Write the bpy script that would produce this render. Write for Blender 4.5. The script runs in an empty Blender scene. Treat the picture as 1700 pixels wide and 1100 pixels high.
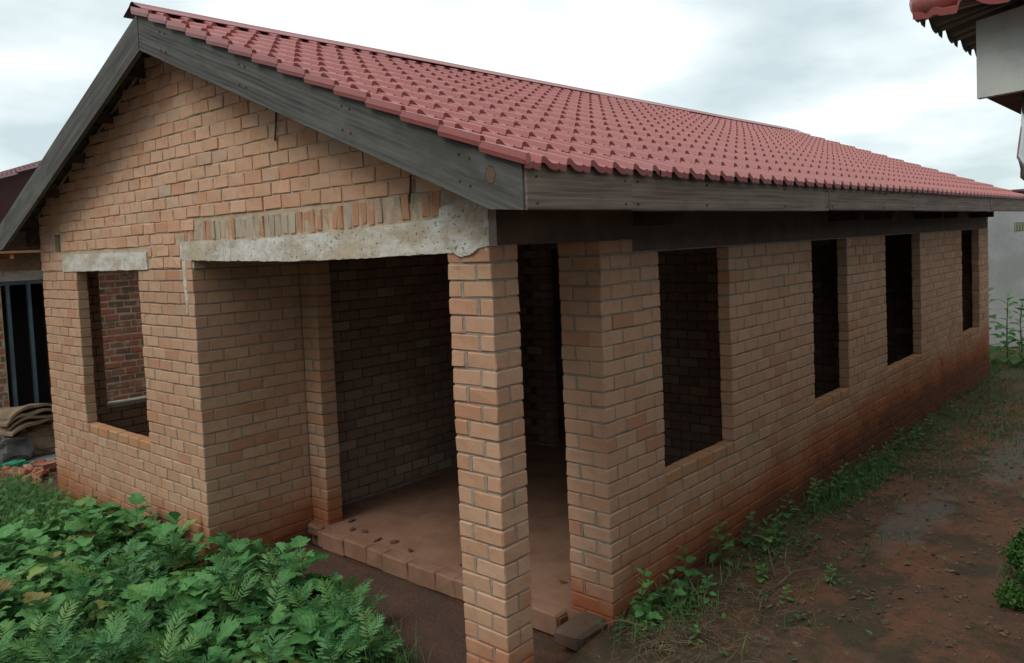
import bpy, math, random
import numpy as np
from mathutils import Vector, Matrix

random.seed(7); rng = np.random.default_rng(7)
SC = bpy.context.scene
COL = SC.collection

# ------------------------------------------------------------------ camera
R_ = (0.6646256962968274, -0.7459422647035429, -0.04292809745268121)
U_ = (0.06840209928790446, 0.003531786106139141, 0.9976515821166767)
B_ = (-0.74403886769104, -0.666001249410127, 0.05337133265326024)
CAM = (-3.00703, -2.83171, 2.45654)
cd = bpy.data.cameras.new("camera"); cam = bpy.data.objects.new("camera", cd); COL.objects.link(cam)
cam.matrix_world = Matrix(((R_[0], U_[0], B_[0], CAM[0]), (R_[1], U_[1], B_[1], CAM[1]), (R_[2], U_[2], B_[2], CAM[2]), (0, 0, 0, 1)))
cd.sensor_fit = 'HORIZONTAL'; cd.sensor_width = 36.0; cd.lens = 28.103; cd.shift_y = -0.04497
cd.clip_start = 0.05; cd.clip_end = 3000
SC.camera = cam

# ------------------------------------------------------------------ sky, sun, exposure
SUN_EL, SUN_AZ = math.radians(52), math.radians(168)      # azimuth measured from +x, counter-clockwise
W = bpy.data.worlds.new("World"); SC.world = W; W.use_nodes = True
wn = W.node_tree.nodes; wl = W.node_tree.links; wn.clear()
def N(t, **k):
    n = wn.new(t)
    for a, b in k.items(): setattr(n, a, b)
    return n
o = N("ShaderNodeOutputWorld"); bg = N("ShaderNodeBackground"); bg.inputs[1].default_value = 0.1
sky = N("ShaderNodeTexSky", sky_type='NISHITA', sun_disc=False)
sky.sun_elevation = SUN_EL; sky.sun_rotation = math.pi / 2 - SUN_AZ
tc = N("ShaderNodeTexCoord")
sep = N("ShaderNodeSeparateXYZ"); wl.new(tc.outputs["Generated"], sep.inputs[0])
zz = N("ShaderNodeMath", operation='MAXIMUM'); zz.inputs[1].default_value = 0.0; wl.new(sep.outputs[2], zz.inputs[0])
za = N("ShaderNodeMath", operation='ADD'); za.inputs[1].default_value = 0.22; wl.new(zz.outputs[0], za.inputs[0])
dv = N("ShaderNodeVectorMath", operation='DIVIDE'); wl.new(tc.outputs["Generated"], dv.inputs[0])
cz = N("ShaderNodeCombineXYZ")
for i in range(3): wl.new(za.outputs[0], cz.inputs[i])
wl.new(cz.outputs[0], dv.inputs[1])
n1 = N("ShaderNodeTexNoise"); n1.inputs["Scale"].default_value = 1.15; n1.inputs["Detail"].default_value = 5; n1.inputs["Roughness"].default_value = 0.5
mp = N("ShaderNodeMapping"); mp.inputs["Location"].default_value = (3.1, 0.6, 1.7); wl.new(dv.outputs[0], mp.inputs[0]); wl.new(mp.outputs[0], n1.inputs["Vector"])
cr = N("ShaderNodeValToRGB"); wl.new(n1.outputs[0], cr.inputs[0])
cr.color_ramp.elements[0].position = 0.40; cr.color_ramp.elements[0].color = (0.50, 0.595, 0.62, 1)
cr.color_ramp.elements[1].position = 0.66; cr.color_ramp.elements[1].color = (1.0, 1.0, 1.0, 1)
e = cr.color_ramp.elements.new(0.53); e.color = (0.70, 0.775, 0.79, 1)
sc_ = N("ShaderNodeVectorMath", operation='SCALE'); sc_.inputs["Scale"].default_value = 10.8; wl.new(cr.outputs[0], sc_.inputs[0])
mx = N("ShaderNodeMix", data_type='RGBA'); mx.inputs[0].default_value = 0.92
wl.new(sky.outputs[0], mx.inputs[6]); wl.new(sc_.outputs[0], mx.inputs[7]); wl.new(mx.outputs[2], bg.inputs[0]); wl.new(bg.outputs[0], o.inputs[0])

sd = bpy.data.lights.new("sun", 'SUN'); sd.energy = 1.5; sd.angle = math.radians(30); sd.color = (1, 0.96, 0.9)
sun = bpy.data.objects.new("sun", sd); COL.objects.link(sun)
sdir = Vector((math.cos(SUN_EL) * math.cos(SUN_AZ), math.cos(SUN_EL) * math.sin(SUN_AZ), math.sin(SUN_EL)))
sun.rotation_euler = sdir.to_track_quat('Z', 'Y').to_euler(); sun.location = (-6, -4, 12)

SC.view_settings.view_transform = 'Standard'; SC.view_settings.look = 'None'
SC.view_settings.exposure = 0.29; SC.view_settings.gamma = 1.0
SC.view_settings.use_curve_mapping = False
SC.cycles.max_bounces = 6; SC.cycles.diffuse_bounces = 4; SC.cycles.glossy_bounces = 3; SC.cycles.transmission_bounces = 4

# ------------------------------------------------------------------ materials
def newmat(name):
    m = bpy.data.materials.new(name); m.use_nodes = True
    nt = m.node_tree; b = nt.nodes["Principled BSDF"]
    return m, nt, b
class NT:
    def __init__(s, nt): s.nt = nt
    def n(s, t, **k):
        x = s.nt.nodes.new(t)
        for a, b in k.items():
            if a.startswith("i_"): x.inputs[a[2:]].default_value = b
            else: setattr(x, a, b)
        return x
    def l(s, a, b): s.nt.links.new(a, b)
    def math(s, op, a, b=None, c=None, clamp=False):
        x = s.n("ShaderNodeMath", operation=op); x.use_clamp = clamp
        for i, v in enumerate((a, b, c)):
            if v is None: continue
            if isinstance(v, (int, float)): x.inputs[i].default_value = v
            else: s.l(v, x.inputs[i])
        return x.outputs[0]
    def noise(s, vec, scale, detail=3, rough=0.55):
        x = s.n("ShaderNodeTexNoise"); x.inputs["Scale"].default_value = scale; x.inputs["Detail"].default_value = detail; x.inputs["Roughness"].default_value = rough
        if vec is not None: s.l(vec, x.inputs["Vector"])
        return x.outputs[0]
    def ramp(s, f, stops):
        x = s.n("ShaderNodeValToRGB"); s.l(f, x.inputs[0]); cr = x.color_ramp
        while len(cr.elements) < len(stops): cr.elements.new(0.5)
        for e, (p, c) in zip(cr.elements, stops):
            e.position = p; e.color = (*c, 1) if len(c) == 3 else c
        return x.outputs[0]
    def mix(s, f, a, b, blend='MIX'):
        x = s.n("ShaderNodeMix", data_type='RGBA', blend_type=blend)
        for i, v in ((0, f), (6, a), (7, b)):
            if isinstance(v, (int, float)): x.inputs[i].default_value = v
            elif isinstance(v, tuple): x.inputs[i].default_value = (*v, 1) if len(v) == 3 else v
            else: s.l(v, x.inputs[i])
        return x.outputs[2]
    def smooth(s, v, a, b):
        x = s.n("ShaderNodeMapRange", interpolation_type='SMOOTHSTEP'); s.l(v, x.inputs[0])
        x.inputs[1].default_value = a; x.inputs[2].default_value = b; x.inputs[3].default_value = 0; x.inputs[4].default_value = 1
        return x.outputs[0]
    def bump(s, h, strength, dist, b):
        x = s.n("ShaderNodeBump"); x.inputs["Strength"].default_value = strength; x.inputs["Distance"].default_value = dist
        s.l(h, x.inputs["Height"]); s.l(x.outputs[0], b.inputs["Normal"])

def dirt(t, col, pos, lo=0.06, hi=0.56):
    """red soil splashed on the foot of the walls"""
    sp = t.n("ShaderNodeSeparateXYZ"); t.l(pos, sp.inputs[0])
    nz = t.noise(pos, 2.2, 4); z = t.math('ADD', sp.outputs[2], t.math('MULTIPLY', t.math('SUBTRACT', nz, 0.5), 0.5))
    # deeper splash towards the far end of the house (wetter, bare soil there)
    hx = t.math('ADD', t.math('MULTIPLY_ADD', t.smooth(sp.outputs[0], 0.6, 1.5), 0.19, -0.09), t.math('MULTIPLY', t.smooth(sp.outputs[0], 1.5, 7.0), 0.26))
    z = t.math('SUBTRACT', z, hx)
    f = t.math('SUBTRACT', 1.0, t.smooth(z, lo, hi))
    col = t.mix(t.math('MULTIPLY', f, 0.92), col, (0.31, 0.092, 0.032))
    f2 = t.math('SUBTRACT', 1.0, t.smooth(z, -0.05, 0.15))
    return t.mix(t.math('MULTIPLY', f2, 0.7), col, (0.10, 0.045, 0.028))

def brick_mat(name, tones, source, mortar=None, dirty=True, grain=0.25):
    m, nt, b = newmat(name); t = NT(nt)
    g = t.n("ShaderNodeNewGeometry"); pos = g.outputs["Position"]
    if source == 'attr': r = t.n("ShaderNodeAttribute", attribute_name="rnd").outputs["Fac"]
    else: r = t.n("ShaderNodeObjectInfo").outputs["Random"]
    col = t.ramp(r, tones)
    n1 = t.noise(pos, 14, 4); n2 = t.noise(pos, 220, 3, 0.7); n3 = t.noise(pos, 2.3, 3)
    col = t.mix(t.math('MULTIPLY', t.smooth(n1, 0.45, 0.75), 0.38), col, (0.38, 0.165, 0.085))
    col = t.mix(t.math('MULTIPLY', t.smooth(n3, 0.5, 0.78), 0.25), col, (0.33, 0.235, 0.165))
    sc = t.n("ShaderNodeMapRange"); t.l(n2, sc.inputs[0]); sc.inputs[3].default_value = 0.7; sc.inputs[4].default_value = 1.25
    v = t.n("ShaderNodeVectorMath", operation='SCALE'); t.l(col, v.inputs[0]); t.l(sc.outputs[0], v.inputs["Scale"]); col = v.outputs[0]
    if mortar:
        nm = t.noise(pos, 7, 6, 0.7)
        col = t.mix(t.math('MULTIPLY', t.smooth(nm, 0.52, 0.66), mortar), col, (0.45, 0.375, 0.285))
    if dirty: col = dirt(t, col, pos)
    t.l(col, b.inputs["Base Color"]); b.inputs["Roughness"].default_value = 0.92; b.inputs["Specular IOR Level"].default_value = 0.2
    h = t.math('ADD', t.math('MULTIPLY', n2, 0.5), t.noise(pos, 55, 4, 0.65)); t.bump(h, grain * 2.2, 0.004, b)
    return m
TAN = [(0.0, (0.46, 0.268, 0.166)), (0.3, (0.482, 0.294, 0.186)), (0.6, (0.495, 0.314, 0.204)), (0.86, (0.46, 0.26, 0.16)), (0.96, (0.44, 0.222, 0.128)), (1.0, (0.42, 0.285, 0.195))]
PINK = [(0.0, (0.56, 0.31, 0.19)), (0.4, (0.60, 0.37, 0.235)), (0.7, (0.56, 0.35, 0.23)), (0.92, (0.53, 0.275, 0.16)), (1.0, (0.50, 0.39, 0.28))]
RED = [(0.0, (0.34, 0.10, 0.06)), (0.35, (0.42, 0.15, 0.09)), (0.6, (0.28, 0.14, 0.09)), (0.8, (0.12, 0.085, 0.07)), (1.0, (0.36, 0.19, 0.12))]
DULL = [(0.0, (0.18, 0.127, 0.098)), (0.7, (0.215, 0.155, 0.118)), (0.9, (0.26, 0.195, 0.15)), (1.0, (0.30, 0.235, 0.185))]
M = {}
M['brick_o'] = brick_mat("tan_brick", TAN, 'obj'); M['brick_a'] = brick_mat("tan_brick_mass", TAN, 'attr')
M['gable_o'] = brick_mat("stock_brick", PINK, 'obj', 0.55, False, .4); M['gable_a'] = brick_mat("stock_brick_mass", PINK, 'attr', 0.55, False, .4)
M['red_o'] = brick_mat("red_brick", RED, 'obj', 0.7, False, .5); M['red_a'] = brick_mat("red_brick_mass", RED, 'attr', 0.7, False, .5)
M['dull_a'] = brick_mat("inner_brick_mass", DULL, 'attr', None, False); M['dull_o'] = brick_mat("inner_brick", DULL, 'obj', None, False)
SILL = [(0, (0.46, 0.22, 0.10)), (1, (0.42, 0.24, 0.13))]
M['sill_a'] = brick_mat("sill_brick_mass", SILL, 'attr'); M['sill_o'] = brick_mat("sill_brick", SILL, 'obj')
SOLD = [(0, (0.47, 0.25, 0.15)), (0.45, (0.46, 0.24, 0.14)), (0.55, (0.36, 0.32, 0.25)), (1, (0.44, 0.39, 0.29))]
M['sold_a'] = brick_mat("soldier_brick_mass", SOLD, 'attr', 0.9, False, .4)
M['sold_o'] = brick_mat("soldier_brick", SOLD, 'obj', 0.9, False, .4)

def simple(name, col, rough=0.9, nscale=8, var=0.3, bump=0.3, col2=None, dirty=False, metallic=0, spec=0.3, bdist=0.004):
    m, nt, b = newmat(name); t = NT(nt)
    g = t.n("ShaderNodeNewGeometry"); pos = g.outputs["Position"]
    n1 = t.noise(pos, nscale, 5, 0.6); n2 = t.noise(pos, nscale * 9, 4, 0.65)
    c2 = col2 or tuple(c * (1 - var) for c in col)
    c = t.mix(t.smooth(n1, 0.36, 0.66), col, c2)
    c = t.mix(t.math('MULTIPLY', t.smooth(n2, 0.45, 0.8), 0.35), c, tuple(x * 0.55 for x in col))
    if dirty: c = dirt(t, c, pos)
    t.l(c, b.inputs["Base Color"]); b.inputs["Roughness"].default_value = rough; b.inputs["Metallic"].default_value = metallic; b.inputs["Specular IOR Level"].default_value = spec
    if bump: t.bump(t.math('ADD', n1, n2), bump, bdist, b)
    return m
M['mortar'] = simple("mortar", (0.31, 0.27, 0.215), .95, 20, .25, .5, dirty=True)
M['mortar_gable'] = simple("gable_mortar", (0.53, 0.41, 0.285), .95, 12, .25, .8, bdist=.01)
def concrete_mat():
    m, nt, b = newmat("lintel_concrete"); t = NT(nt); g = t.n("ShaderNodeNewGeometry"); pos = g.outputs["Position"]
    mp = t.n("ShaderNodeMapping"); t.l(pos, mp.inputs[0]); mp.inputs["Scale"].default_value = (1, 1, 2.4)
    big = t.noise(mp.outputs[0], 2.1, 6, .68); mid = t.noise(pos, 11, 5, .7); pit = t.noise(pos, 42, 2, .5); fine = t.noise(pos, 160, 3, .7)
    c = t.mix(t.smooth(big, .40, .60), (.60, .59, .54), (.45, .38, .28))
    c = t.mix(t.math('MULTIPLY', t.smooth(mid, .5, .7), .5), c, (.38, .34, .27))
    sp = t.n("ShaderNodeSeparateXYZ"); t.l(pos, sp.inputs[0])
    mpz = t.n("ShaderNodeMapping"); t.l(pos, mpz.inputs[0]); mpz.inputs["Scale"].default_value = (1, 9, .7)
    run = t.noise(mpz.outputs[0], 2.0, 4, .6); c = t.mix(t.math('MULTIPLY', t.smooth(run, .55, .72), .45), c, (.27, .25, .21))
    c = t.mix(t.math('MULTIPLY', t.smooth(pit, .64, .70), .75), c, (.17, .145, .115))
    v = t.n("ShaderNodeVectorMath", operation='SCALE'); t.l(c, v.inputs[0]); t.l(t.math('ADD', .75, t.math('MULTIPLY', fine, .5)), v.inputs["Scale"])
    t.l(v.outputs[0], b.inputs["Base Color"]); b.inputs["Roughness"].default_value = .93; b.inputs["Specular IOR Level"].default_value = .2
    h = t.math('SUBTRACT', t.math('ADD', mid, t.math('MULTIPLY', fine, .3)), t.math('MULTIPLY', t.smooth(pit, .62, .70), .8)); t.bump(h, .6, .009, b)
    return m
M['concrete'] = concrete_mat()
M['head_strip'] = simple("wall_head_strip", (0.105, 0.075, 0.06), .95, 5, .3, .5, col2=(0.14, 0.10, 0.075), bdist=.008)
M['floor'] = simple("slab_floor", (0.26, 0.145, 0.092), .9, 3, .25, .4, col2=(0.20, 0.105, 0.065), bdist=.008)
M['block'] = simple("damp_block", (0.15, 0.095, 0.065), .92, 7, .3, .6, bdist=.008)
M['vent'] = simple("olive_vent", (0.22, 0.235, 0.17), .8, 7, .2, .1)
M['plaster'] = simple("grey_plaster", (0.30, 0.31, 0.31), .92, 1.2, .2, .15, col2=(0.22, 0.235, 0.23))
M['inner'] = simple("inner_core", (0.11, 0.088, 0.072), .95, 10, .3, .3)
M['pale'] = simple("pale_paint", (0.52, 0.54, 0.50), .6, 2, .1, .05)
M['soffit'] = simple("brown_soffit", (0.12, 0.06, 0.04), .8, 6, .3, .2)
M['steel'] = simple("blue_grey_steel", (0.12, 0.17, 0.20), .45, 4, .25, .05, metallic=.3)
M['pipe'] = simple("grey_pipe", (0.55, 0.56, 0.55), .16, 4, .1, .0, metallic=.8, spec=.7)
M['orange_wood'] = simple("new_timber", (0.42, 0.21, 0.09), .8, 6, .3, .2)
M['rafter'] = simple("rafter_timber", (0.07, 0.05, 0.04), .9, 6, .3, .2)
M['sack'] = simple("brown_sack", (0.30, 0.225, 0.14), .95, 5, .35, .5, col2=(0.20, 0.145, 0.095))
M['sack_grey'] = simple("grey_sheet", (0.13, 0.13, 0.13), .8, 5, .3, .3)
M['bag_white'] = simple("white_bag", (0.60, 0.58, 0.58), .5, 9, .0, .3, col2=(0.45, 0.10, 0.12))
M['net_green'] = simple("green_net", (0.03, 0.30, 0.17), .7, 9, .3, .3)
M['stem'] = simple("plant_stem", (0.10, 0.16, 0.05), .7, 9, .3, .0)
M['straw'] = simple("dry_straw", (0.20, 0.14, 0.085), .9, 9, .0, .0, col2=(0.11, 0.075, 0.045))
M['litter'] = simple("leaf_litter", (0.17, 0.13, 0.085), .9, 3, .0, .0, col2=(0.09, 0.06, 0.04))
M['twig'] = simple("twig", (0.18, 0.12, 0.08), .9, 9, .2, .0)
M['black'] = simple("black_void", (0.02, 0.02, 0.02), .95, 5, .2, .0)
M['rust'] = simple("rusty_tie", (0.10, 0.045, 0.025), .9, 9, .3, .2)

def wood_mat(name, base, dark, light):
    m, nt, b = newmat(name); t = NT(nt)
    u = t.n("ShaderNodeTexCoord"); oc = u.outputs["Object"]
    def st(sc, scale, detail, rough, dist=0.0):
        mp = t.n("ShaderNodeMapping"); t.l(oc, mp.inputs[0]); mp.inputs["Scale"].default_value = sc
        x = t.n("ShaderNodeTexNoise"); x.inputs["Scale"].default_value = scale; x.inputs["Detail"].default_value = detail; x.inputs["Roughness"].default_value = rough; x.inputs["Distortion"].default_value = dist
        t.l(mp.outputs[0], x.inputs["Vector"]); return x.outputs[0]
    broad = st((.35, 5, 9), 1.0, 4, .6, 1.2); ring = st((.5, 14, 30), 1.0, 3, .6, .8); fib = st((2.5, 90, 150), 1.0, 3, .7)
    pat = t.noise(oc, 2.1, 5, .65); stain = st((1.2, 2, 3.5), 1.3, 4, .6)
    wm = t.n("ShaderNodeMapping"); t.l(oc, wm.inputs[0]); wm.inputs["Scale"].default_value = (.55, 1.5, 3.4)
    wv = t.n("ShaderNodeTexWave", wave_type='BANDS', bands_direction='Z'); t.l(wm.outputs[0], wv.inputs[0])
    for k_, v_ in (("Scale", 3.2), ("Distortion", 5.0), ("Detail", 2.0), ("Detail Scale", 0.9), ("Detail Roughness", .5)): wv.inputs[k_].default_value = v_
    c = t.mix(t.smooth(broad, 0.32, 0.66), dark, base)
    c = t.mix(t.math('MULTIPLY', t.smooth(wv.outputs["Fac"], .55, .95), 0.32), c, light)
    c = t.mix(t.math('MULTIPLY', t.smooth(ring, 0.42, 0.66), 0.5), c, light)
    c = t.mix(t.math('MULTIPLY', t.smooth(fib, 0.5, 0.72), 0.4), c, dark)
    c = t.mix(t.math('MULTIPLY', t.smooth(stain, 0.5, 0.68), 0.6), c, dark)
    c = t.mix(t.math('MULTIPLY', t.smooth(pat, 0.55, 0.75), 0.35), c, light)
    t.l(c, b.inputs["Base Color"]); b.inputs["Roughness"].default_value = 0.85; b.inputs["Specular IOR Level"].default_value = 0.25
    t.bump(t.math('ADD', ring, t.math('MULTIPLY', fib, .6)), 0.5, 0.003, b)
    return m
M['barge'] = wood_mat("weathered_barge", (0.098, 0.096, 0.086), (0.036, 0.036, 0.034), (0.15, 0.145, 0.13))
M['fascia'] = wood_mat("weathered_fascia", (0.19, 0.142, 0.112), (0.105, 0.072, 0.055), (0.27, 0.22, 0.18))

def roof_mat(name, col, col2, streak_axis):
    m, nt, b = newmat(name); t = NT(nt)
    g = t.n("ShaderNodeNewGeometry"); pos = g.outputs["Position"]
    mp = t.n("ShaderNodeMapping"); t.l(pos, mp.inputs[0]); mp.inputs["Scale"].default_value = (7, .8, 1) if streak_axis == 'y' else (.8, 7, 1)
    st = t.noise(mp.outputs[0], 1.6, 5, .65); n1 = t.noise(pos, .9, 5, .6); n2 = t.noise(pos, 60, 3)
    r = t.n("ShaderNodeObjectInfo").outputs["Random"]
    c = t.mix(t.smooth(n1, 0.35, 0.7), col, col2)
    c = t.mix(t.math('MULTIPLY', r, 0.35), c, tuple(x * .82 for x in col2))
    dusty = tuple(.6 * a + .4 * q for a, q in zip(col, (.30, .22, .19)))
    c = t.mix(t.math('MULTIPLY', t.smooth(st, 0.48, 0.72), 0.55), c, dusty)
    c = t.mix(t.math('MULTIPLY', t.smooth(n2, 0.58, 0.75), 0.4), c, tuple(x * .5 for x in col))
    c = t.mix(g.outputs['Backfacing'], c, (0.10, 0.095, 0.09)); t.l(c, b.inputs["Base Color"]); b.inputs["Specular IOR Level"].default_value = 0.5
    rr = t.n("ShaderNodeMapRange"); t.l(t.math('ADD', t.math('MULTIPLY', n1, .5), t.math('MULTIPLY', st, .5)), rr.inputs[0]); rr.inputs[1].default_value = .3; rr.inputs[2].default_value = .7; rr.inputs[3].default_value = 0.24; rr.inputs[4].default_value = 0.48; t.l(rr.outputs[0], b.inputs["Roughness"])
    t.bump(t.noise(pos, 7, 3), 0.12, 0.012, b)
    return m
M['roof'] = roof_mat("red_roof_sheet", (0.315, 0.088, 0.08), (0.30, 0.10, 0.093), 'y')
M['roof_dark'] = roof_mat("maroon_roof_sheet", (0.12, 0.028, 0.035), (0.10, 0.03, 0.035), 'x')

def leaf_mat(name, cols, source='obj', rough=0.5, veins=False):
    m, nt, b = newmat(name); t = NT(nt)
    r = t.n("ShaderNodeObjectInfo").outputs["Random"] if source == 'obj' else t.n("ShaderNodeAttribute", attribute_name="rnd").outputs["Fac"]
    c = t.ramp(r, cols)
    g = t.n("ShaderNodeNewGeometry")
    n1 = t.noise(g.outputs["Position"], 30, 3)
    c = t.mix(t.math('MULTIPLY', t.smooth(n1, 0.4, 0.75), 0.4), c, tuple(x * 0.5 for x in cols[0][1]))
    if veins:
        u = t.n("ShaderNodeTexCoord"); sp = t.n("ShaderNodeSeparateXYZ"); t.l(u.outputs["Object"], sp.inputs[0]); ax = t.math('ABSOLUTE', sp.outputs[0])
        mid = t.math('SUBTRACT', 1.0, t.smooth(ax, 0.004, 0.016))
        w = t.math('SINE', t.math('MULTIPLY', t.math('SUBTRACT', sp.outputs[1], t.math('MULTIPLY', ax, 0.8)), 46.0))
        v2 = t.smooth(w, 0.86, 1.0)
        c = t.mix(t.math('MULTIPLY', t.math('MAXIMUM', mid, t.math('MULTIPLY', v2, .4)), 0.28), c, tuple(min(1, x * 1.9) for x in cols[1][1]))
        t.bump(t.math('ADD', t.math('MULTIPLY', w, -.25), t.math('MULTIPLY', n1, 1.2)), 0.5, 0.006, b)
    t.l(c, b.inputs["Base Color"]); b.inputs["Roughness"].default_value = rough; b.inputs["Specular IOR Level"].default_value = 0.3
    tr = t.n("ShaderNodeBsdfTranslucent"); t.l(c, tr.inputs[0]); ms = t.n("ShaderNodeMixShader"); ms.inputs[0].default_value = 0.25
    t.l(b.outputs[0], ms.inputs[1]); t.l(tr.outputs[0], ms.inputs[2]); t.l(ms.outputs[0], nt.nodes["Material Output"].inputs[0])
    return m
M['leaf'] = leaf_mat("broad_leaf", [(0, (0.075, 0.225, 0.065)), (0.5, (0.125, 0.31, 0.095)), (0.8, (0.06, 0.185, 0.05)), (0.96, (0.17, 0.33, 0.085)), (0.985, (0.30, 0.30, 0.07)), (1, (0.26, 0.18, 0.07))], veins=True, rough=.6)
M['fern'] = leaf_mat("feathery_leaf", [(0, (0.06, 0.19, 0.06)), (0.6, (0.095, 0.25, 0.08)), (1, (0.14, 0.27, 0.065))])
M['grass'] = leaf_mat("grass_blade", [(0, (0.06, 0.19, 0.05)), (0.6, (0.10, 0.24, 0.06)), (0.9, (0.17, 0.27, 0.08)), (1, (0.28, 0.25, 0.12))], 'attr')
M['cover'] = leaf_mat("cover_leaf", [(0, (0.045, 0.135, 0.04)), (0.6, (0.075, 0.19, 0.055)), (1, (0.14, 0.19, 0.06))], 'attr')
M['bush'] = leaf_mat("shrub_leaf", [(0, (0.035, 0.12, 0.025)), (0.6, (0.06, 0.165, 0.035)), (1, (0.085, 0.19, 0.04))], 'attr')

# ground: red soil, mossy and damp, with a worn cement skin
def ground_mat():
    m, nt, b = newmat("red_soil"); t = NT(nt)
    g = t.n("ShaderNodeNewGeometry"); pos = g.outputs["Position"]
    a = t.noise(pos, 1.1, 6, .6); c1 = t.noise(pos, 5, 5, .65); f = t.noise(pos, 45, 4, .7); mo = t.noise(pos, 1.6, 8, .72); mo2 = t.noise(pos, 9, 6, .75)
    c = t.mix(t.smooth(a, 0.35, 0.65), (0.18, 0.078, 0.04), (0.11, 0.06, 0.037))
    c = t.mix(t.math('MULTIPLY', t.smooth(c1, 0.5, 0.72), 0.6), c, (0.12, 0.078, 0.052))
    c = t.mix(t.math('MULTIPLY', t.smooth(mo, 0.46, 0.60), 0.8), c, (0.040, 0.040, 0.021))
    c = t.mix(t.math('MULTIPLY', t.smooth(mo2, 0.50, 0.66), 0.6), c, (0.045, 0.036, 0.026))
    c = t.mix(t.math('MULTIPLY', t.smooth(t.noise(pos, 70, 4, .8), 0.60, 0.72), 0.5), c, (0.19, 0.13, 0.09))
    sp = t.n("ShaderNodeSeparateXYZ"); t.l(pos, sp.inputs[0])
    def patch(x, y, rx, ry):
        dx = t.math('DIVIDE', t.math('SUBTRACT', sp.outputs[0], x), rx); dy = t.math('DIVIDE', t.math('SUBTRACT', sp.outputs[1], y), ry)
        d = t.math('ADD', t.math('MULTIPLY', dx, dx), t.math('MULTIPLY', dy, dy))
        d = t.math('ADD', d, t.math('MULTIPLY', t.math('SUBTRACT', c1, 0.5), 5.0))
        return t.math('SUBTRACT', 1.0, t.smooth(d, 0.4, 1.2))
    for x, y, rx, ry, w in ((3.9, -0.95, 0.9, 0.2, 0.45), (6.6, -1.25, 1.3, 0.3, .5)):
        c = t.mix(t.math('MULTIPLY', patch(x, y, rx, ry), w), c, (0.13, 0.135, 0.13))
    # darker earth tone inside the porch
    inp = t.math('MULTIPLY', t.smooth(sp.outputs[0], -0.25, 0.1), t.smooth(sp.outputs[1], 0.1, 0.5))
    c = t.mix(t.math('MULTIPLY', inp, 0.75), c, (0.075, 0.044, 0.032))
    c = t.mix(t.math('MULTIPLY', t.smooth(f, 0.5, 0.75), 0.45), c, (0.05, 0.03, 0.022))
    t.l(c, b.inputs["Base Color"]); b.inputs["Roughness"].default_value = 0.88; b.inputs["Specular IOR Level"].default_value = 0.3
    t.bump(t.math('ADD', t.math('ADD', c1, mo2), t.math('MULTIPLY', f, .6)), 1.0, 0.025, b)
    return m
M['ground'] = ground_mat()

# ------------------------------------------------------------------ mesh helpers
class MB:
    def __init__(s): s.v = []; s.f = []; s.r = []; s.m = []
    def add(s, vs, fs, rnd=0.0, mi=0):
        b = len(s.v); s.v.extend(vs)
        for f in fs: s.f.append(tuple(i + b for i in f)); s.r.append(rnd); s.m.append(mi)
    def box(s, x0, x1, y0, y1, z0, z1, rnd=0.0, mi=0):
        s.add([(x0, y0, z0), (x1, y0, z0), (x1, y1, z0), (x0, y1, z0), (x0, y0, z1), (x1, y0, z1), (x1, y1, z1), (x0, y1, z1)],
              [(3, 2, 1, 0), (4, 5, 6, 7), (0, 1, 5, 4), (1, 2, 6, 5), (2, 3, 7, 6), (3, 0, 4, 7)], rnd, mi)
    def tube(s, pts, rad, seg=6, rnd=0.0, mi=0, cap=True):
        pts = [Vector(p) for p in pts]; rings = []
        for i, p in enumerate(pts):
            d = (pts[min(i + 1, len(pts) - 1)] - pts[max(i - 1, 0)]).normalized()
            a = d.cross(Vector((0, 0, 1))); a = a.normalized() if a.length > 1e-4 else Vector((1, 0, 0)); b = d.cross(a).normalized()
            r = rad[i] if isinstance(rad, (list, tuple)) else rad
            rings.append([tuple(p + (a * math.cos(q) + b * math.sin(q)) * r) for q in [2 * math.pi * k / seg for k in range(seg)]])
        vs = [v for r in rings for v in r]; fs = []
        for i in range(len(pts) - 1):
            for k in range(seg): fs.append((i * seg + k, i * seg + (k + 1) % seg, (i + 1) * seg + (k + 1) % seg, (i + 1) * seg + k))
        if cap: fs.append(tuple(reversed(range(seg)))); fs.append(tuple((len(pts) - 1) * seg + k for k in range(seg)))
        s.add(vs, fs, rnd, mi)
    def mesh(s, name, mats, smooth=False):
        me = bpy.data.meshes.new(name); me.from_pydata(s.v, [], s.f)
        for m in (mats if isinstance(mats, (list, tuple)) else [mats]): me.materials.append(m)
        a = me.attributes.new("rnd", 'FLOAT', 'FACE'); a.data.foreach_set("value", s.r)
        me.polygons.foreach_set("material_index", s.m)
        if smooth: me.polygons.foreach_set("use_smooth", [True] * len(s.f))
        me.update(); return me
    def build(s, name, mats, parent=None, smooth=False, **tags):
        return obj(name, s.mesh(name, mats, smooth), parent, **tags)
def obj(name, me, parent=None, loc=None, **tags):
    o = bpy.data.objects.new(name, me); COL.objects.link(o)
    if parent: o.parent = parent
    if loc is not None: o.location = loc
    for k, v in tags.items(): o[k] = v
    return o
def thing(name, label, cat, loc=(0, 0, 0), group=None):
    o = bpy.data.objects.new(name, None); COL.objects.link(o); o.location = loc; o.empty_display_size = .2
    o['label'] = label; o['category'] = cat
    if group: o['group'] = group
    return o
_CH = None
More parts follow.
